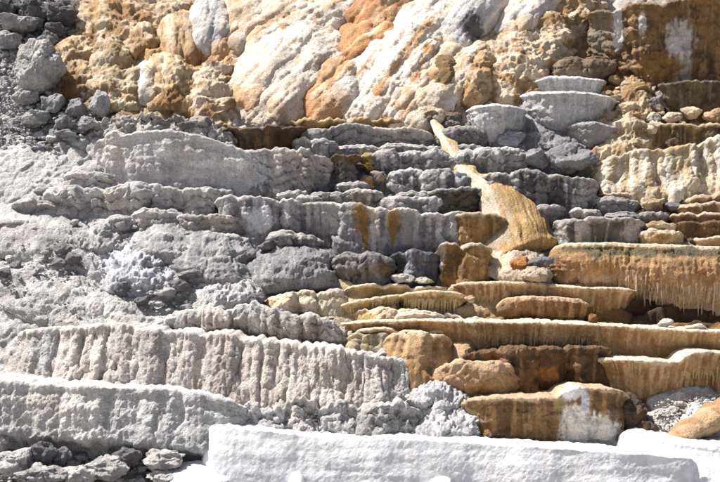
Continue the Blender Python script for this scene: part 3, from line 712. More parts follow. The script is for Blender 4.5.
for (lb, u, v, rx, ry, cl) in [
    ('brown block at the foot of the flowstone beside a darker block', 430, 119, 10, 8, C((.38, .28, .17), GD, .3)),
    ('dark brown block above the dark grey ledge', 452, 118, 11, 8, C((.28, .21, .15), GD, .3)),
    ('low dark slab of rock on the dark grey ledge', 452, 125, 10, 4, C((.30, .26, .23), GD, .3)),
    ('jumbled grey outcrop above the streaked dark ledge', 570, 160, 27, 15, C((.40, .395, .40), (.30, .29, .3), .4)),
    ('grey stone wedged beside the jumbled outcrop', 535, 159, 14, 11, C((.38, .37, .37), GD, .35)),
    ('flat stone lying on the jumbled grey outcrop', 573, 149, 12, 5, C((.34, .33, .34), GD, .35)),
    ('orange lump at the yellow stained ledge', 366, 182, 8, 7, C((.50, .33, .14), YL, .4)),
    ('tan lump in a corner below the yellow stained ledge', 378, 178, 9, 8, C((.46, .37, .28), GD, .3))]:
    boulder(lb, u, v, rx, ry, cl, name='rock', cat='rock', n=28, rough=.14)

# golden cascade
mound('cream mineral stream running between the dark ledges', (432, 120), (470, 178), 4.5, 8, .10, C((.70, .57, .40), YL, .3, (.80, .72, .60), .4), tex='flow', name='mineral_stream', cat='stream', wobble=.9, head=.45, tail=.2, dd=-.47)
mound('lower stretch of cream mineral stream reaching the golden cascade', (460, 166), (496, 196), 5.5, 11, .12, C((.70, .55, .36), YL, .4, (.80, .72, .60), .4), tex='flow', name='mineral_stream', cat='stream', wobble=.9, head=.3, tail=.2, dd=-.56)
mound('golden cascade of flowstone fanning out below the cream stream', (489, 176), (520, 260), 10, 35, .62, C((.52, .36, .17), (.60, .45, .26), .4, (.40, .25, .10), .36, sw=.10), tex='silk', name='flowstone_cascade', cat='cascade', head=.30, tail=.10, dd=-.14, bend=4, wobble=.10, flare=.75,
      patch=[(490, 226, 20, 34, (.50, .46, .41), .6), (488, 204, 13, 14, (.66, .62, .56), .6)])
terrace('flat golden brown block beside the cascade', [(456, 216), (464, 213), (480, 212), (497, 213), (505, 219)], [(456, 247), (505, 249)], C((.36, .23, .075), (.24, .15, .05), .4, (.48, .33, .14), .3, rim=(.56, .47, .34)), tex='slab', mat=M_WET, dd=-.25, ends=(.25, .3))
terrace('lower golden brown block over the dark wet recess', [(434, 247), (442, 241), (458, 240), (463, 246), (472, 244), (487, 247)], [(434, 274), (487, 276)], C((.34, .21, .075), (.22, .135, .05), .4, (.46, .31, .13), .3, rim=(.58, .50, .40)), tex='slab', mat=M_WET, lobes=[462], dd=-.25, ends=(.25, .2), patch=[(439, 252, 8, 10, (.50, .45, .40), .8), (438, 268, 6, 9, (.54, .50, .46), .8)])
# long middle terraces
terrace('long grey terrace with orange streaks and a white patch', [(216, 199), (230, 194), (250, 193), (290, 199), (305, 202), (330, 203), (360, 204), (400, 209), (440, 212), (468, 214)],
        [(216, 236), (260, 238), (300, 232), (340, 244), (380, 252), (430, 256), (468, 252)], C((.45, .43, .435), (.29, .275, .285), .44, (.66, .635, .63), .40, rim=(.66, .64, .62), bot=(.28, .27, .285), var=.12), tex='lobed', lobes=[237, 280, 302, 340, 368, 392, 420, 447], lamp=.11,
        patch=[(261, 219, 16, 14, (.74, .74, .77), 1), (360, 218, 5, 17, (.42, .25, .07), .8), (365, 228, 4, 26, (.40, .23, .06), .85), (356, 212, 4, 10, (.48, .33, .14), .6), (371, 214, 3, 12, (.46, .32, .14), .6), (393, 226, 4, 20, (.44, .28, .08), .85), (398, 218, 3, 11, (.50, .36, .16), .6), (388, 219, 3, 9, (.50, .37, .18), .5), (375, 222, 5, 16, (.58, .54, .50), .6), (405, 232, 6, 14, (.56, .52, .48), .6)], mat=M_CRUST)
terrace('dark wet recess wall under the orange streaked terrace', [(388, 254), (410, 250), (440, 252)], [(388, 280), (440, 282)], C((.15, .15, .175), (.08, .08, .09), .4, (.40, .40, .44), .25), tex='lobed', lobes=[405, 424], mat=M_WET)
terrace('low dark ledge in the recess beside brown stains', [(330, 256), (345, 251), (375, 254), (395, 262)], [(330, 276), (395, 280)], C((.28, .27, .28), (.20, .19, .2), .4, (.40, .39, .39), .3, rim=(.44, .43, .43)), tex='pillow', mode='pillow', lobes=2, patch=[(385, 268, 10, 8, (.28, .19, .09), .7)])

# ================================================================== PALE TERRACES OF THE MIDDLE LEFT
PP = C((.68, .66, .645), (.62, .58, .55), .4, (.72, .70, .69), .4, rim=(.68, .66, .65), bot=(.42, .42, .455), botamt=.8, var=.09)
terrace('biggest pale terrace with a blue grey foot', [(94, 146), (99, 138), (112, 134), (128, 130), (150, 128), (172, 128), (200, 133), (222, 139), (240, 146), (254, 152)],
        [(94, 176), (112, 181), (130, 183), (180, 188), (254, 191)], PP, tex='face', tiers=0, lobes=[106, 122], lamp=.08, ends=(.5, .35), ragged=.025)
terrace('pinkish grey terrace with a smooth white patch', [(240, 153), (252, 150), (275, 148), (300, 150), (325, 154), (337, 160)], [(240, 190), (290, 193), (337, 190)],
        C((.54, .49, .46), (.43, .40, .39), .45, (.62, .58, .55), .35, rim=(.60, .58, .56), bot=(.28, .27, .28)), tex='lobed', lobes=[272, 297, 312], lamp=.09, patch=[(258, 171, 13, 17, (.68, .68, .71), 1)])
terrace('thin crusted ledge on top of the pinkish terrace', [(290, 142), (300, 138), (320, 138), (336, 142)], [(290, 151), (336, 153)], PL, tex='lobed', lobes=2)
LP = C((.62, .60, .585), (.52, .50, .49), .45, (.70, .68, .66), .35, rim=(.66, .64, .63), bot=(.44, .43, .44), var=.11)
pale = [
 ('short step at the end of the biggest pale terrace', [(66, 176), (72, 171), (95, 170), (114, 174)], 185, LP, 'lobed', 'wall', 2),
 ('lobed pale step of three swellings', [(48, 190), (58, 185), (82, 184), (106, 186), (124, 181), (150, 183)], [(48, 208), (110, 210), (150, 209)], LP, 'lobed', 'pillow', [60, 82, 103, 124]),
 ('flat faced pale step under the blue grey foot', [(146, 186), (165, 184), (182, 187), (202, 188), (220, 191)], [(146, 206), (220, 214)], LP, 'curtain', 'wall', [160, 180, 206]),
 ('small dark ended step beside the dusty talus', [(32, 192), (40, 188), (54, 189)], 198, C((.38, .36, .35), GD, .4), 'lobed', 'wall', None),
 ('narrow dusty step low on the talus', [(18, 202), (32, 199), (58, 201)], 210, LP, 'lobed', 'pillow', 2),
 ('pale step with an undercut foot', [(133, 214), (144, 207), (160, 208), (178, 213)], [(133, 222), (178, 226)], LP, 'lobed', 'wall', [150]),
 ('smooth tan grey shelf over a dark slit', [(174, 216), (184, 213), (205, 213), (230, 216), (256, 219)], [(174, 230), (205, 233), (256, 232)], C((.50, .465, .44), G, .4, (.58, .55, .53), .3, rim=(.58, .56, .54), bot=(.34, .33, .34)), 'curtain', 'wall', [208, 236]),
 ('low crumbly step on the rough grey slope', [(98, 222), (110, 214), (128, 214), (140, 220)], 228, LP, 'coarse', 'pillow', 3),
 ('small grey ledge under the tan grey shelf', [(192, 236), (205, 232), (235, 234), (248, 240)], 245, PL, 'crust', 'pillow', 2),
 ('grey crumbling ledge under the smooth white patch', [(270, 236), (282, 231), (300, 231), (318, 236)], 248, PG, 'pillow', 'pillow', 2),
 ('dusty low step on the talus near the frame edge', [(-30, 226), (-5, 222), (30, 222), (62, 228)], 234, C((.48, .46, .45), G, .4), 'crust', 'pillow', 3)]
for (lb, rim, bot, cl, tx, mo, lo) in pale:
    terrace(lb, rim, bot, cl, tex=tx, mode=mo, lobes=lo)
boulder('crooked white crust fragment on the terrace below the white patch', 274, 237, 10, 4, C((.78, .78, .80), W, .3), name='crust_fragment', cat='fragment', n=20, tilt=-.4, rough=.3)
boulder('small white crust fragment standing on the pale ledge', 276, 190, 6, 4, C((.66, .65, .65), W, .3), name='crust_fragment', cat='fragment', n=20, tilt=.5, rough=.3)

# ================================================================== ROUGH GREY LUMPS OF THE MIDDLE SLOPE
GLM = C((.56, .545, .54), (.46, .45, .45), .42, (.64, .625, .62), .3, var=.13)
GDM = C((.46, .45, .45), (.36, .35, .355), .42, (.56, .55, .55), .3, var=.13)
mound('rough grey dome with fine layered crust', (222, 226), (210, 292), 32, 36, .55, GDM, tex='crust', mat=M_CRUST, head=.5, tail=.45)
mound('darkest layered dome below the crumbling ledge', (288, 240), (294, 296), 34, 42, .60, C((.38, .37, .375), (.29, .28, .285), .4, (.48, .47, .47), .3), tex='crust', mat=M_CRUST, head=.5, tail=.45)
mound('pale rough swelling below the crumbly step', (104, 216), (100, 258), 30, 34, .36, GLM, tex='coarse', mat=M_CRUST, head=.5, tail=.5)
mound('blue white crusted swelling in the middle of the grey slope', (128, 240), (140, 300), 30, 34, .42, C((.68, .68, .71), (.56, .56, .59), .4, (.76, .76, .79), .3), tex='coarse', mat=M_CRUST, head=.5, tail=.45)
mound('grey speckled swelling beside the layered dome', (168, 218), (164, 268), 32, 34, .42, GLM, tex='crust', mat=M_CRUST, head=.5, tail=.5)
mound('white crumbly outcrop beside the tan shelf', (216, 272), (230, 316), 26, 38, .45, C((.70, .69, .68), (.58, .57, .56), .42, None), tex='coarse', mat=M_CRUST, head=.5, tail=.45)
mound('dusty swelling of the talus beside dark pebbles', (34, 200), (24, 262), 40, 52, .30, C((.62, .605, .595), (.55, .53, .52), .4), tex='face', mat=M_CRUST, head=.5, tail=.6)
mound('smooth dusty apron of the talus', (48, 142), (10, 214), 40, 46, .30, C((.62, .605, .595), (.55, .535, .53), .4), tex='slab', mat=M_CRUST, head=.5, tail=.6)
mound('broken grey crust low on the talus', (70, 268), (52, 330), 52, 66, .32, C((.62, .60, .585), (.52, .505, .495), .42), tex='crust', mat=M_CRUST, head=.5, tail=.5)
mound('pale crust shelf above the fluted terrace', (128, 286), (112, 334), 46, 62, .32, C((.66, .64, .62), (.56, .54, .53), .4), tex='crust', mat=M_CRUST, head=.5, tail=.5)

# ================================================================== BROWN AND TAN LEDGES
BT = C((.46, .29, .13), (.36, .21, .085), .42, (.58, .40, .22), .40, rim=(.74, .64, .50), bot=(.62, .49, .36), botamt=.75, var=.14, sw=.08, rimh=.05)
terrace('big brown terrace with a mossy band under its pale rim', [(551, 254), (555, 247), (563, 244), (590, 242.5), (620, 242.5), (660, 244), (700, 246), (790, 248)],
        [(551, 288), (600, 290), (640, 296), (660, 306), (720, 309), (790, 309)], BT, tex='flute', mode='pillow', ends=(.8, 0), stagger=.0, mat=M_WET, ragged=.010, lip=.06, lobes=[580, 615, 648, 672, 694, 730, 760], lamp=.05,
        patch=[(u_, 250 + (u_ - 560) * .018 + 1.2 * math.sin(u_ * .7), 11, 4.8 + 1.6 * math.sin(u_ * 1.3), (.15, .125, .05), .85) for u_ in range(570, 790, 13)] + [(600, 266, 40, 8, (.50, .27, .10), .5), (700, 268, 40, 10, (.48, .25, .09), .5)],
        drips=(620, 780, 150, .30, .022, .78, (.52, .38, .25)))
BF = C((.52, .37, .20), (.40, .26, .12), .42, (.66, .51, .33), .4, rim=(.72, .61, .45), var=.14, sw=.07, rimh=.05)
terrace('brown fringed ledge under the big brown terrace', [(452, 285), (465, 282), (500, 281.5), (540, 283), (580, 286), (620, 287), (636, 290)], [(452, 296), (500, 304), (540, 308), (580, 316), (636, 319)], BF, tex='flute', mode='under', lobes=[495, 545, 590], lamp=.05, mat=M_WET, stagger=.008, ragged=.005, lip=.07, drips=(458, 545, 40, .20, .030, .7, (.46, .32, .15)))
terrace('rounded dark brown pillow ledge in front of the fringed ledge', [(499, 304), (506, 298), (525, 296), (555, 296), (580, 299), (590, 305)], [(499, 320), (590, 321)], C((.34, .20, .08), (.22, .125, .05), .45, (.48, .32, .15), .35, rim=(.66, .50, .32)), tex='flute', mode='pillow', mat=M_WET, ragged=.012, dd=-.12)
terrace('olive ledge with long hanging drips', [(398, 297), (408, 292), (430, 290), (455, 291.5), (466, 297)], [(398, 306), (430, 313), (466, 311)], C((.46, .35, .16), (.30, .22, .09), .4, (.62, .50, .30), .4, rim=(.74, .62, .44)), tex='flute', mode='under', mat=M_FLOW, stagger=.008, ragged=.005, lip=.09, drips=(402, 463, 38, .34, .028, .45, (.52, .41, .22)))
terrace('yellow ledge tapering toward the grey slope', [(338, 306), (352, 301), (375, 297), (402, 294)], [(338, 309), (402, 307)], C((.58, .43, .20), (.46, .33, .15), .4, (.68, .56, .36), .4, rim=(.76, .64, .46)), tex='flute', mode='under', mat=M_FLOW, ragged=.015, lip=.06, drips=(348, 400, 24, .14, .026, .5, (.56, .42, .20)))
terrace('thin yellow lip behind the olive ledge', [(340, 289), (365, 285), (400, 284), (452, 286)], [(340, 292), (452, 291)], C((.60, .48, .27), (.46, .34, .17), .4, None, rim=(.74, .64, .48)), tex='curtain', mode='under', mat=M_FLOW, lip=.05, lobes=3, ragged=.02)
terrace('yellow cream crust spilling onto the grey slope', [(272, 300), (290, 293), (315, 290), (345, 288)], [(272, 304), (345, 302)], C((.76, .67, .53), (.66, .53, .34), .4, None, rim=(.78, .70, .58)), tex='coarse', mode='slope', mat=M_FLOW, lobes=3)
terrace('pinkish white shelf with a crumbled end', [(368, 318), (385, 314), (425, 313), (470, 314), (502, 318)], [(368, 320), (502, 322)], C((.74, .64, .54), (.64, .51, .37), .4, None, rim=(.78, .70, .62)), tex='curtain', mode='wall', mat=M_FLOW, lobes=4, lip=.04, ragged=.035)
terrace('cream crust bench under the yellow ledge', [(352, 313), (365, 308), (385, 306), (422, 309)], [(352, 318), (422, 317)], C((.72, .58, .40), YL, .35, None, rim=(.76, .66, .50)), tex='coarse', mode='slope', mat=M_FLOW, lobes=3)
LD = C((.55, .39, .215), (.44, .285, .14), .4, (.68, .52, .33), .42, rim=(.80, .69, .54), bot=(.42, .265, .125), botamt=.5, var=.13, sw=.07, rimh=.05)
terrace('longest tan ledge with a fine drip fringe', [(344, 322), (370, 319.5), (420, 319), (470, 320), (540, 321), (600, 323.5), (660, 327), (720, 330), (790, 332)], [(344, 328), (440, 331), (470, 343), (500, 350), (560, 352), (620, 350), (720, 350), (790, 350)], LD, tex='flute', mode='under', ends=(.4, 0), mat=M_WET, stagger=.008, ragged=.005, lip=.09, lobes=[400, 465, 520, 575, 630, 685, 740], lamp=.05, dd=-.35, drips=(466, 600, 64, .24, .026, .62, (.50, .34, .17)))
terrace('thin cream lip under the longest tan ledge', [(352, 331), (372, 328), (420, 327), (464, 330)], [(352, 335), (464, 336)], C((.66, .52, .34), (.50, .36, .19), .35, None, rim=(.78, .66, .50)), tex='flute', mode='under', mat=M_FLOW, ragged=.012, lobes=3, lip=.06, dd=-.3)
terrace('fluted tan curtain under the thin cream lip', [(386, 340), (394, 333), (415, 331), (440, 332), (453, 338)], [(386, 362), (400, 368), (430, 374), (453, 366)], C((.50, .34, .19), (.40, .25, .12), .42, (.62, .46, .29), .4, rim=(.70, .56, .39)), tex='flute', mode='drape', mat=M_FLOW, lobes=[407, 430], dd=-.15, ragged=.02)
terrace('grey yellow corner beside the fluted tan curtain', [(346, 338), (358, 332), (375, 331), (394, 335)], [(346, 349), (394, 352)], C((.48, .42, .33), (.38, .33, .26), .4, (.58, .48, .3), .35), tex='lobed', mode='drape', mat=M_FLOW, lobes=3)
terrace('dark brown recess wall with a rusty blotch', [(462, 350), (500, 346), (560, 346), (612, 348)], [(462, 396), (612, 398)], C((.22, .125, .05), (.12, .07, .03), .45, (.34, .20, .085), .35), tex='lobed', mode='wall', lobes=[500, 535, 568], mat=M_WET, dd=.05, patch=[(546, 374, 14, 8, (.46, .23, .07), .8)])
mound('round tan knob beside the fluted curtain', (462, 338), (460, 368), 11, 13, .42, C((.60, .44, .28), (.48, .33, .18), .4), tex='slab', head=.5, tail=.5, dd=-.2)
terrace('smooth rounded tan bench below the knob', [(432, 372), (445, 363), (458, 359.5), (480, 360), (502, 362), (520, 368)], [(432, 398), (520, 398)], C((.54, .38, .23), (.44, .29, .16), .4, (.62, .46, .3), .3, rim=(.68, .53, .36)), tex='slab', mode='pillow', mat=M_FLOW, dd=-.12, ends=(.6, .5))
terrace('orange brown ledge with a flat cream rim', [(577, 362), (584, 358), (620, 358), (660, 360), (678, 361), (684, 354), (694, 350.5), (712, 350), (722, 352), (790, 356)], [(577, 376), (600, 388), (640, 402), (680, 396), (790, 384)], C((.56, .38, .19), (.44, .275, .12), .4, (.69, .52, .31), .42, rim=(.80, .69, .52), var=.13, sw=.08), tex='flute', mode='under', ends=(.5, 0), mat=M_WET, stagger=.008, ragged=.005, lip=.06, lobes=[610, 645, 680, 716, 750], lamp=.07, dd=-.15, drips=(684, 720, 16, .30, .032, .5, (.54, .38, .19)))
terrace('flat topped dark brown terrace ending in a cracked white patch', [(462, 402), (472, 397), (500, 395.5), (535, 397), (556, 396), (564, 390), (576, 386), (592, 387), (612, 388), (622, 391), (632, 398)], [(462, 452), (570, 454), (632, 454)],
        C((.32, .195, .08), (.22, .13, .055), .42, (.44, .28, .13), .35, rim=(.64, .50, .34), bot=(.40, .24, .10), botamt=.4), tex='slab', mode='wall', mat=M_WET, ends=(.5, .55), dd=.20, ragged=.012, lobes=[505, 556, 592], lamp=.07, stagger=.012,
        patch=[(515, 442, 14, 5, (.46, .36, .26), .6), (472, 418, 6, 14, (.46, .38, .2), .7), (594, 438, 33, 26, (.82, .775, .71), 1), (574, 418, 14, 20, (.80, .75, .68), .95), (572, 393, 12, 9, (.78, .77, .77), .95), (586, 402, 5, 12, (.70, .70, .73), .85), (562, 404, 7, 7, (.58, .47, .27), .7), (616, 414, 10, 9, (.24, .14, .06), .9)])
boulder('dark brown lump leaning on the broken block', 632, 413, 18, 20, C((.20, .14, .09), (.13, .1, .08), .4), name='rock', cat='rock', n=34, rough=.2, dd=.05)
boulder('dark grey stone in the hollow behind the white hump', 646, 430, 12, 9, C((.22, .19, .17), DB, .4), name='rock', cat='rock', n=26)
mound('cream slab sloping from the cascade to the fringed ledge', (526, 246), (512, 286), 24, 30, .30, C((.66, .55, .42), (.54, .44, .34), .4, None), tex='slab', mat=M_FLOW, head=.4, tail=.4, dd=-.50)
boulder('orange hollow lump on the cream slab', 521, 264, 12, 8, C((.50, .26, .09), OR, .4), name='rock', cat='rock', n=26, rough=.2, dd=-.56)
boulder('dark flat stone lying on the cream slab', 541, 262, 13, 5, C((.28, .25, .23), GD, .4), name='rock', cat='rock', n=24, tilt=-.15, dd=-.65)
boulder('pale block between the orange lump and the big brown terrace', 536, 274, 17, 8, C((.62, .52, .42), CR, .3), name='rock', cat='rock', n=26, dd=-.65)
boulder('rusty little stone beside the pillow ledge', 593, 319, 5, 5, C((.40, .20, .10), BR, .4), name='rock', cat='rock', n=16, dd=-.5)
boulder('white stone on the shadowed shelf under the big brown terrace', 665, 323, 8, 4, C((.60, .57, .54), CR, .3), name='rock', cat='rock', n=20, dd=-.5)
boulder('flat white stone near the frame edge on the shadowed shelf', 696, 327, 12, 3, C((.60, .56, .52), CR, .3), name='rock', cat='rock', n=20, dd=-.5)
boulder('pinkish pebble on the rim beside the drips', 470, 299, 6, 4, C((.56, .42, .32), CR, .3), name='rock', cat='rock', n=16, dd=-.3)

# ================================================================== LOWER GREY TERRACES
GN = C((.60, .575, .56), (.53, .49, .465), .42, (.68, .66, .645), .35, rim=(.68, .66, .64), var=.11)
terrace('short lobed terrace above the long fluted one', [(164, 316), (180, 309), (204, 304), (222, 308), (236, 306), (262, 304), (285, 310), (310, 316), (335, 323), (348, 332)], [(164, 330), (235, 336), (300, 344), (348, 349)], GN, tex='column', mode='pillow', lobes=[200, 232, 262, 300], lamp=.15, ragged=.05)
terrace('long fluted pale grey terrace with a white end', [(18, 334), (30, 330), (62, 327), (110, 324), (140, 327), (168, 330), (210, 333), (250, 337), (300, 343), (346, 349), (370, 354), (396, 358), (415, 361), (428, 366), (438, 376)],
        [(18, 376), (60, 382), (110, 386), (190, 396), (250, 404), (345, 406), (395, 404), (438, 396)], C((.66, .62, .59), (.59, .54, .505), .45, (.72, .69, .66), .36, rim=(.74, .71, .68), var=.10), tex='column', tiers=.4, tamp=.025, mode='drape', lobes=[60, 85, 110, 136, 165, 206, 240, 280, 346, 393], lamp=.12, stagger=.02, ends=(.5, .5), ragged=.05,
        patch=[(46, 352, 13, 20, (.74, .73, .72), .9), (418, 376, 20, 13, (.70, .68, .66), .9), (100, 370, 10, 14, (.62, .60, .58), .6)])
terrace('thin grey step beside the fluted tan curtain', [(345, 352), (356, 349), (380, 350), (398, 353)], [(345, 357), (398, 359)], GN, tex='crust', mode='pillow', lobes=2, dd=-.15)
terrace('lowest pale terrace with a smooth swollen face', [(-50, 378), (0, 380), (60, 384), (130, 387), (180, 390), (205, 394), (232, 401), (246, 406)], [(-50, 440), (60, 446), (130, 450), (190, 456), (246, 462)], C((.74, .72, .70), (.67, .65, .635), .42, (.79, .775, .76), .35, rim=(.78, .76, .74), bot=(.56, .56, .59), var=.08), tex='face', tiers=.4, tamp=.02, mode='belly', lobes=[-22, 30, 64, 108, 140, 160, 182], lamp=.05, stagger=.015, ends=(0, .5), ragged=.03, dd=-.15, ext=.2)
terrace('crumbling grey terrace behind the white bank', [(222, 404), (245, 402), (265, 405), (290, 401), (315, 404), (345, 400), (372, 402), (392, 401), (410, 406), (424, 412)], [(222, 446), (330, 448), (424, 450)], C((.60, .585, .58), (.49, .48, .48), .42, (.68, .67, .665), .35, var=.13), tex='coarse', mode='drape', lobes=[262, 284, 318, 360, 394], lamp=.12, ragged=.08)
mound('pale crumbled spill beside the dark brown terrace', (422, 372), (452, 456), 18, 36, .55, C((.66, .655, .655), (.54, .535, .545), .45, (.74, .73, .73), .3), tex='coarse', mat=M_CRUST, name='crumbled_spill', cat='spill', head=.3, tail=.3, dd=-.1)
boulder('angular pale block on the crumbled spill', 419, 402, 14, 8, C((.56, .555, .56), GL, .3), name='rock', cat='rock', n=26, dd=-.35, tilt=.12, cut=.6)
boulder('shard of pale stone standing in the crumbled spill', 442, 412, 8, 12, C((.58, .57, .58), GL, .3), name='rock', cat='rock', n=22, dd=-.3, tilt=.4, cut=.6)
boulder('grey knob at the corner of the crumbled spill', 468, 408, 8, 7, C((.60, .57, .52), CR, .3), name='rock', cat='rock', n=22, dd=-.2)

# loose dark stones on the grey slope
for (lb, u, v, rx, ry, cl) in [
    ('black stone at the corner of the pale crust shelf', 142, 301, 9, 5, C((.17, .165, .165), GD, .3)),
    ('dark stone half buried in the white crumbly outcrop', 257, 299, 10, 7, C((.27, .26, .26), GD, .3)),
    ('dark stone at the frame edge on the talus', 4, 273, 8, 6, C((.24, .23, .23), GD, .3)),
    ('small grey stone beside the dark one on the talus', 15, 265, 6, 5, C((.34, .33, .33), GD, .3)),
    ('dark stone topping the pile on the talus', 62, 249, 9, 6, C((.30, .29, .29), GD, .3)),
    ('dark stone at the end of the pile on the talus', 73, 259, 8, 7, C((.27, .26, .26), GD, .3)),
    ('dark stone at the foot of the pile on the talus', 58, 263, 9, 5, C((.29, .28, .28), GD, .3)),
    ('long flat slab below the rough grey dome', 192, 274, 14, 5, C((.36, .35, .35), GD, .3)),
    ('dark slab wedged beside the white crumbly outcrop', 180, 286, 12, 6, C((.33, .32, .32), GD, .3)),
    ('broad flat stone in the blue white crust', 165, 292, 12, 5, C((.48, .47, .48), GL, .3)),
    ('dark cavity stone under the blue white swelling', 121, 290, 8, 9, C((.26, .26, .28), GD, .3)),
    ('square pale stone at the lip of the fluted terrace', 175, 321, 10, 6, C((.62, .60, .58), GL, .3)),
    ('flat brown grey stone on the fluted terrace top', 66, 327, 15, 5, C((.38, .355, .34), GD, .3)),
    ('round grey lump on the short lobed terrace', 217, 318, 13, 12, C((.46, .44, .43), G, .3)),
    ('grey stone on the bench of the crumbled terrace', 268, 246, 11, 6, C((.30, .29, .29), GD, .3)),
    ('oval stone below the crumbling ledge', 348, 258, 12, 6, C((.32, .31, .32), GD, .3)),
    ('knobby stone at the edge of the yellow crust', 402, 278, 12, 5, C((.46, .44, .42), G, .3)),
    ('small pale stone in front of the dark recess', 424, 280, 11, 4, C((.58, .54, .5), CR, .3))]:
    boulder(lb, u, v, rx, ry, cl, name='stone', cat='stone', n=22, rough=.14, dd=-.1)

# ================================================================== BOULDERS OF THE UPPER CORNER
GR = C((.53, .515, .50), (.42, .41, .405), .4, None, var=.14)
DR = C((.20, .195, .20), (.14, .135, .14), .4, None, var=.16)
boulder('biggest grey boulder with a pale rounded top', 40, 68, 24, 29, C((.54, .525, .505), (.45, .44, .43), .4, (.62, .60, .57), .3, bot=None), n=56, seed=412, rough=.10, dd=-.15, cut=.62, tilt=-.12)
for (lb, u, v, rx, ry, cl) in [
    ('dark boulder in the very corner of the outcrop', 6, 8, 16, 13, DR),
    ('dark jagged boulder along the top edge', 34, 12, 18, 13, DR),
    ('dark boulder next to the honey coloured slope', 62, 16, 16, 13, DR),
    ('dark sloping block under the jagged boulder', 56, 30, 12, 8, C((.26, .25, .255), DR['base'], .4)),
    ('grey slab lit on top beside the biggest boulder', 22, 24, 22, 9, C((.52, .51, .50), (.40, .39, .39), .35)),
    ('dark squarish boulder behind the biggest boulder', 47, 41, 12, 10, C((.40, .395, .40), (.30, .29, .3), .35)),
    ('grey rock at the frame edge above the scree', 8, 40, 14, 10, GR),
    ('grey stone under the biggest boulder', 26, 97, 14, 9, GR),
    ('dark tilted block in the jumble', 52, 104, 12, 10, C((.40, .395, .40), (.30, .295, .3), .4)),
    ('upright grey block at the end of the jumble', 100, 104, 11, 15, C((.50, .49, .49), (.40, .39, .395), .4)),
    ('dark block in the middle of the jumble', 76, 108, 13, 11, C((.38, .375, .38), (.29, .285, .29), .4)),
    ('leaning dark block at the foot of the jumble', 66, 124, 12, 9, C((.36, .355, .36), (.27, .265, .27), .4)),
    ('wedge shaped grey block beside the pale terrace', 88, 124, 13, 8, C((.46, .455, .45), (.34, .335, .33), .4)),
    ('broad grey block under the jumble', 34, 118, 16, 8, C((.54, .53, .52), (.42, .41, .4), .35)),
    ('slanting slab at the top of the dusty apron', 66, 135, 13, 5, C((.38, .37, .37), GD, .35)),
    ('tan grey crust block above the curving pale rim', 196, 124, 18, 8, C((.50, .46, .41), GD, .3))]:
    boulder(lb, u, v, rx, ry, cl, n=32, rough=.16, name='boulder' if rx > 11 else 'rock', cat='boulder' if rx > 11 else 'rock', cut=.55)
terrace('rough grey crust ridge above the biggest pale terrace', [(84, 124), (100, 119), (125, 116), (150, 114), (178, 113), (200, 118), (222, 126), (240, 136)], [(84, 132), (125, 132), (172, 130), (210, 136), (240, 146)], C((.56, .54, .52), (.44, .42, .40), .45, (.64, .60, .54), .3, var=.14), tex='coarse', mode='slope', lobes=[108, 131, 160, 184, 208], lamp=.12, ragged=.09, stagger=.07, name='crust_ridge', cat='ridge')
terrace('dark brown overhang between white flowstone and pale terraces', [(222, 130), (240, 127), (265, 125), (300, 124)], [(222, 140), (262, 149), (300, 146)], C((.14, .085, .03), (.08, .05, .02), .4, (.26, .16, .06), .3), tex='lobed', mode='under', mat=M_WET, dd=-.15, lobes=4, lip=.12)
terrace('thin brown rim at the foot of the white flowstone', [(264, 124), (290, 119), (330, 118), (380, 119), (430, 122)], [(264, 129), (430, 127)], C((.44, .30, .15), (.28, .18, .08), .4, None, rim=(.62, .47, .29)), tex='pillow', mode='pillow', mat=M_FLOW, lobes=6, ragged=.05, dd=-.1)

# lower corner lumps under the lowest pale terrace
for (lb, u, v, rx, ry) in [
    ('rough lump in the lowest corner of the frame', 10, 466, 22, 14), ('knobby lump in front of the dark gap', 44, 457, 15, 13), ('broad rough lump at the bottom edge', 40, 478, 26, 11),
    ('knobby lump at the bottom edge beside the broad one', 80, 477, 20, 9), ('rough lump under the swollen face', 108, 471, 22, 12), ('flat rough lump near the white bank', 162, 463, 22, 11),
    ('rough lump touching the foot of the white bank', 166, 479, 20, 7), ('dark lump in the gap under the swollen face', 126, 460, 16, 10), ('dark block in the gap beside the knobby lump', 62, 459, 11, 9),
    ('pale lump at the frame edge under the lowest terrace', 2, 445, 8, 9)]:
    boulder(lb, u, v - 3, rx, ry, C((.60, .58, .56), (.50, .485, .475), .42) if 'dark' not in lb else C((.22, .215, .23), GD, .3), n=40, rough=.3, name='rough_lump', cat='lump', cut=.7, dd=-.3)

# ================================================================== WHITE BANK IN FRONT
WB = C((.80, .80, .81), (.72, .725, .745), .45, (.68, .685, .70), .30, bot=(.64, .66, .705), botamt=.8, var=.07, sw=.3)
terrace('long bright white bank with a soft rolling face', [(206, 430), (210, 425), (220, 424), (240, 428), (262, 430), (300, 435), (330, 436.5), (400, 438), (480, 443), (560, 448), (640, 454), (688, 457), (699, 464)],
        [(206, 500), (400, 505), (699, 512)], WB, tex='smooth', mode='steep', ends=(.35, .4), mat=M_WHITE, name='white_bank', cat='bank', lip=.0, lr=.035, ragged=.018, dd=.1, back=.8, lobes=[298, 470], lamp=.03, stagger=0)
terrace('white hump rising behind the long white bank', [(620, 434), (626, 430), (640, 431), (660, 435), (690, 440), (720, 443), (790, 448)], [(620, 452), (640, 458), (790, 500)], WB, tex='smooth', mode='drape', ends=(.5, 0), mat=M_WHITE, name='white_bank', cat='bank', lip=.02, lr=.10, ragged=.015, dd=-.15, back=.9)
mound('low white apron at the foot of the bank', (188, 462), (196, 500), 22, 36, .40, WB, tex='smooth', mat=M_WHITE, name='white_apron', cat='bank', head=.5, tail=.3, dd=-.45)
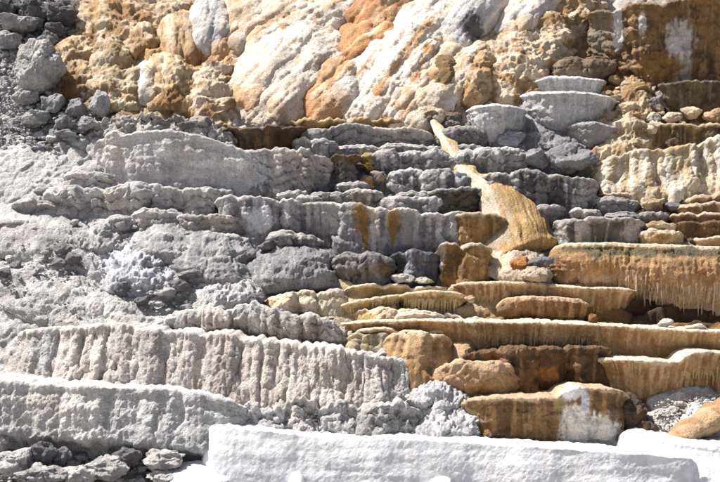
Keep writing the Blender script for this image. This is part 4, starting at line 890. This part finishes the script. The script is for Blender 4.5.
mound('small white hump rising against the bank', (297, 466), (297, 500), 5, 11, .30, WB, tex='smooth', mat=M_WHITE, name='white_hump', cat='hump', head=.6, tail=.3, dd=-.55)
mound('second white hump against the bank under the crumbled spill', (440, 470), (440, 504), 8, 14, .30, WB, tex='smooth', mat=M_WHITE, name='white_hump', cat='hump', head=.6, tail=.3, dd=-.55)
mound('white rubble slope under the orange brown ledge', (705, 384), (684, 446), 30, 40, .30, C((.80, .77, .74), (.72, .68, .64), .4), tex='crust', mat=M_CRUST, name='rubble_slope', cat='slope', head=.5, tail=.4, dd=-.05, up=.8)
mound('smooth tan tongue sliding down beside the white rubble', (740, 402), (664, 446), 13, 9, .40, C((.48, .31, .17), (.58, .42, .27), .4, None), tex='slab', name='mineral_tongue', cat='tongue', head=.1, tail=.4, dd=-.45)

# ================================================================== RUBBLE
def rubble(label, zone, count, size, cols, name='rubble', parts=0, stone_label=None, group=None, dd=-.02):
    """small stones: the largest as single things, the rest as one mass"""
    base = [rock_arrays(4, 900 + k, facets=7, cut=.35, rough=.25, fine=.03) for k in range(5)]
    mes = []
    pos = []
    for k in range(count):
        a = RNG.uniform(0, 2 * math.pi); r = math.sqrt(RNG.uniform(0, 1))
        u = zone[0] + zone[2] * r * math.cos(a); v = zone[1] + zone[3] * r * math.sin(a)
        s = size * RNG.lognormal(0, .6)
        pos.append((s, u, v))
    pos.sort(reverse=True)
    co = []; fc = []; cl = []; off = 0
    for k, (s, u, v) in enumerate(pos):
        p, f = base[k % 5]
        d = float(D(u, v)) + dd; m = s * K * d
        c0 = P(u, v, d)
        th = RNG.uniform(0, 6.28); q = p * np.array([1, .9, .7]) * m
        q = np.stack([q[:, 0] * math.cos(th) - q[:, 1] * math.sin(th), q[:, 0] * math.sin(th) + q[:, 1] * math.cos(th), q[:, 2]], -1)
        c = np.asarray(cols[RNG.integers(len(cols))], F) * RNG.uniform(.8, 1.15)
        if k < parts:
            cc = np.tile(c, (len(q), 1))
            o = link('stone', mesh('stone', q, f, cc, smooth=False), M_ROCK); o.location = [float(x) for x in c0]
            tag(o, stone_label, 'stone', group)
        else:
            co.append(q + c0); fc.append(f + off); cl.append(np.tile(c, (len(q), 1))); off += len(q)
    o = link(name, mesh(name, np.concatenate(co), np.concatenate(fc), np.concatenate(cl), smooth=False), M_ROCK)
    tag(o, label, 'rubble', kind='stuff')
gr = [(.50, .49, .48), (.42, .41, .41), (.56, .55, .54), (.30, .295, .30)]
rubble('grey scree of small stones below the biggest boulder', (22, 100, 75, 60), 1500, 1.7, gr, parts=24, stone_label='small grey stone in the scree under the biggest boulder', group='stones in the upper scree')
rubble('dark broken stones in the upper corner', (30, 20, 55, 28), 500, 2.0, [(.22, .215, .22), (.30, .29, .29), (.17, .165, .17)], parts=14, stone_label='small dark stone among the corner boulders', group='stones among the corner boulders')
rubble('grey chips on the middle slope', (110, 270, 115, 50), 600, 1.3, gr, parts=16, stone_label='small grey chip of stone on the middle slope', group='chips on the middle slope', dd=-.18)
rubble('white rubble spread beside the smooth tan tongue', (692, 414, 40, 22), 520, 1.3, [(.68, .64, .60), (.60, .56, .52), (.74, .70, .66), (.52, .48, .45)], parts=26, stone_label='small white stone in the rubble beside the tan tongue', group='stones in the white rubble', dd=-.30)
rubble('rough crumbs under the lowest pale terrace', (85, 468, 110, 22), 700, 1.8, gr, parts=12, stone_label='rough grey crumb under the lowest pale terrace', group='crumbs under the lowest terrace')
rubble('pale crumbs on the crumbled spill', (438, 415, 40, 30), 260, 2.2, [(.60, .59, .59), (.66, .65, .65), (.50, .49, .5)], parts=12, stone_label='pale crumb lying on the crumbled spill', group='crumbs on the spill', dd=-.32)
rubble('tan rubble under the cliff foot', (628, 112, 34, 26), 200, 2.6, [(.56, .44, .30), (.62, .52, .40), (.44, .34, .24)], parts=12, stone_label='small tan stone under the cliff foot', group='stones under the cliff foot', dd=-.15)
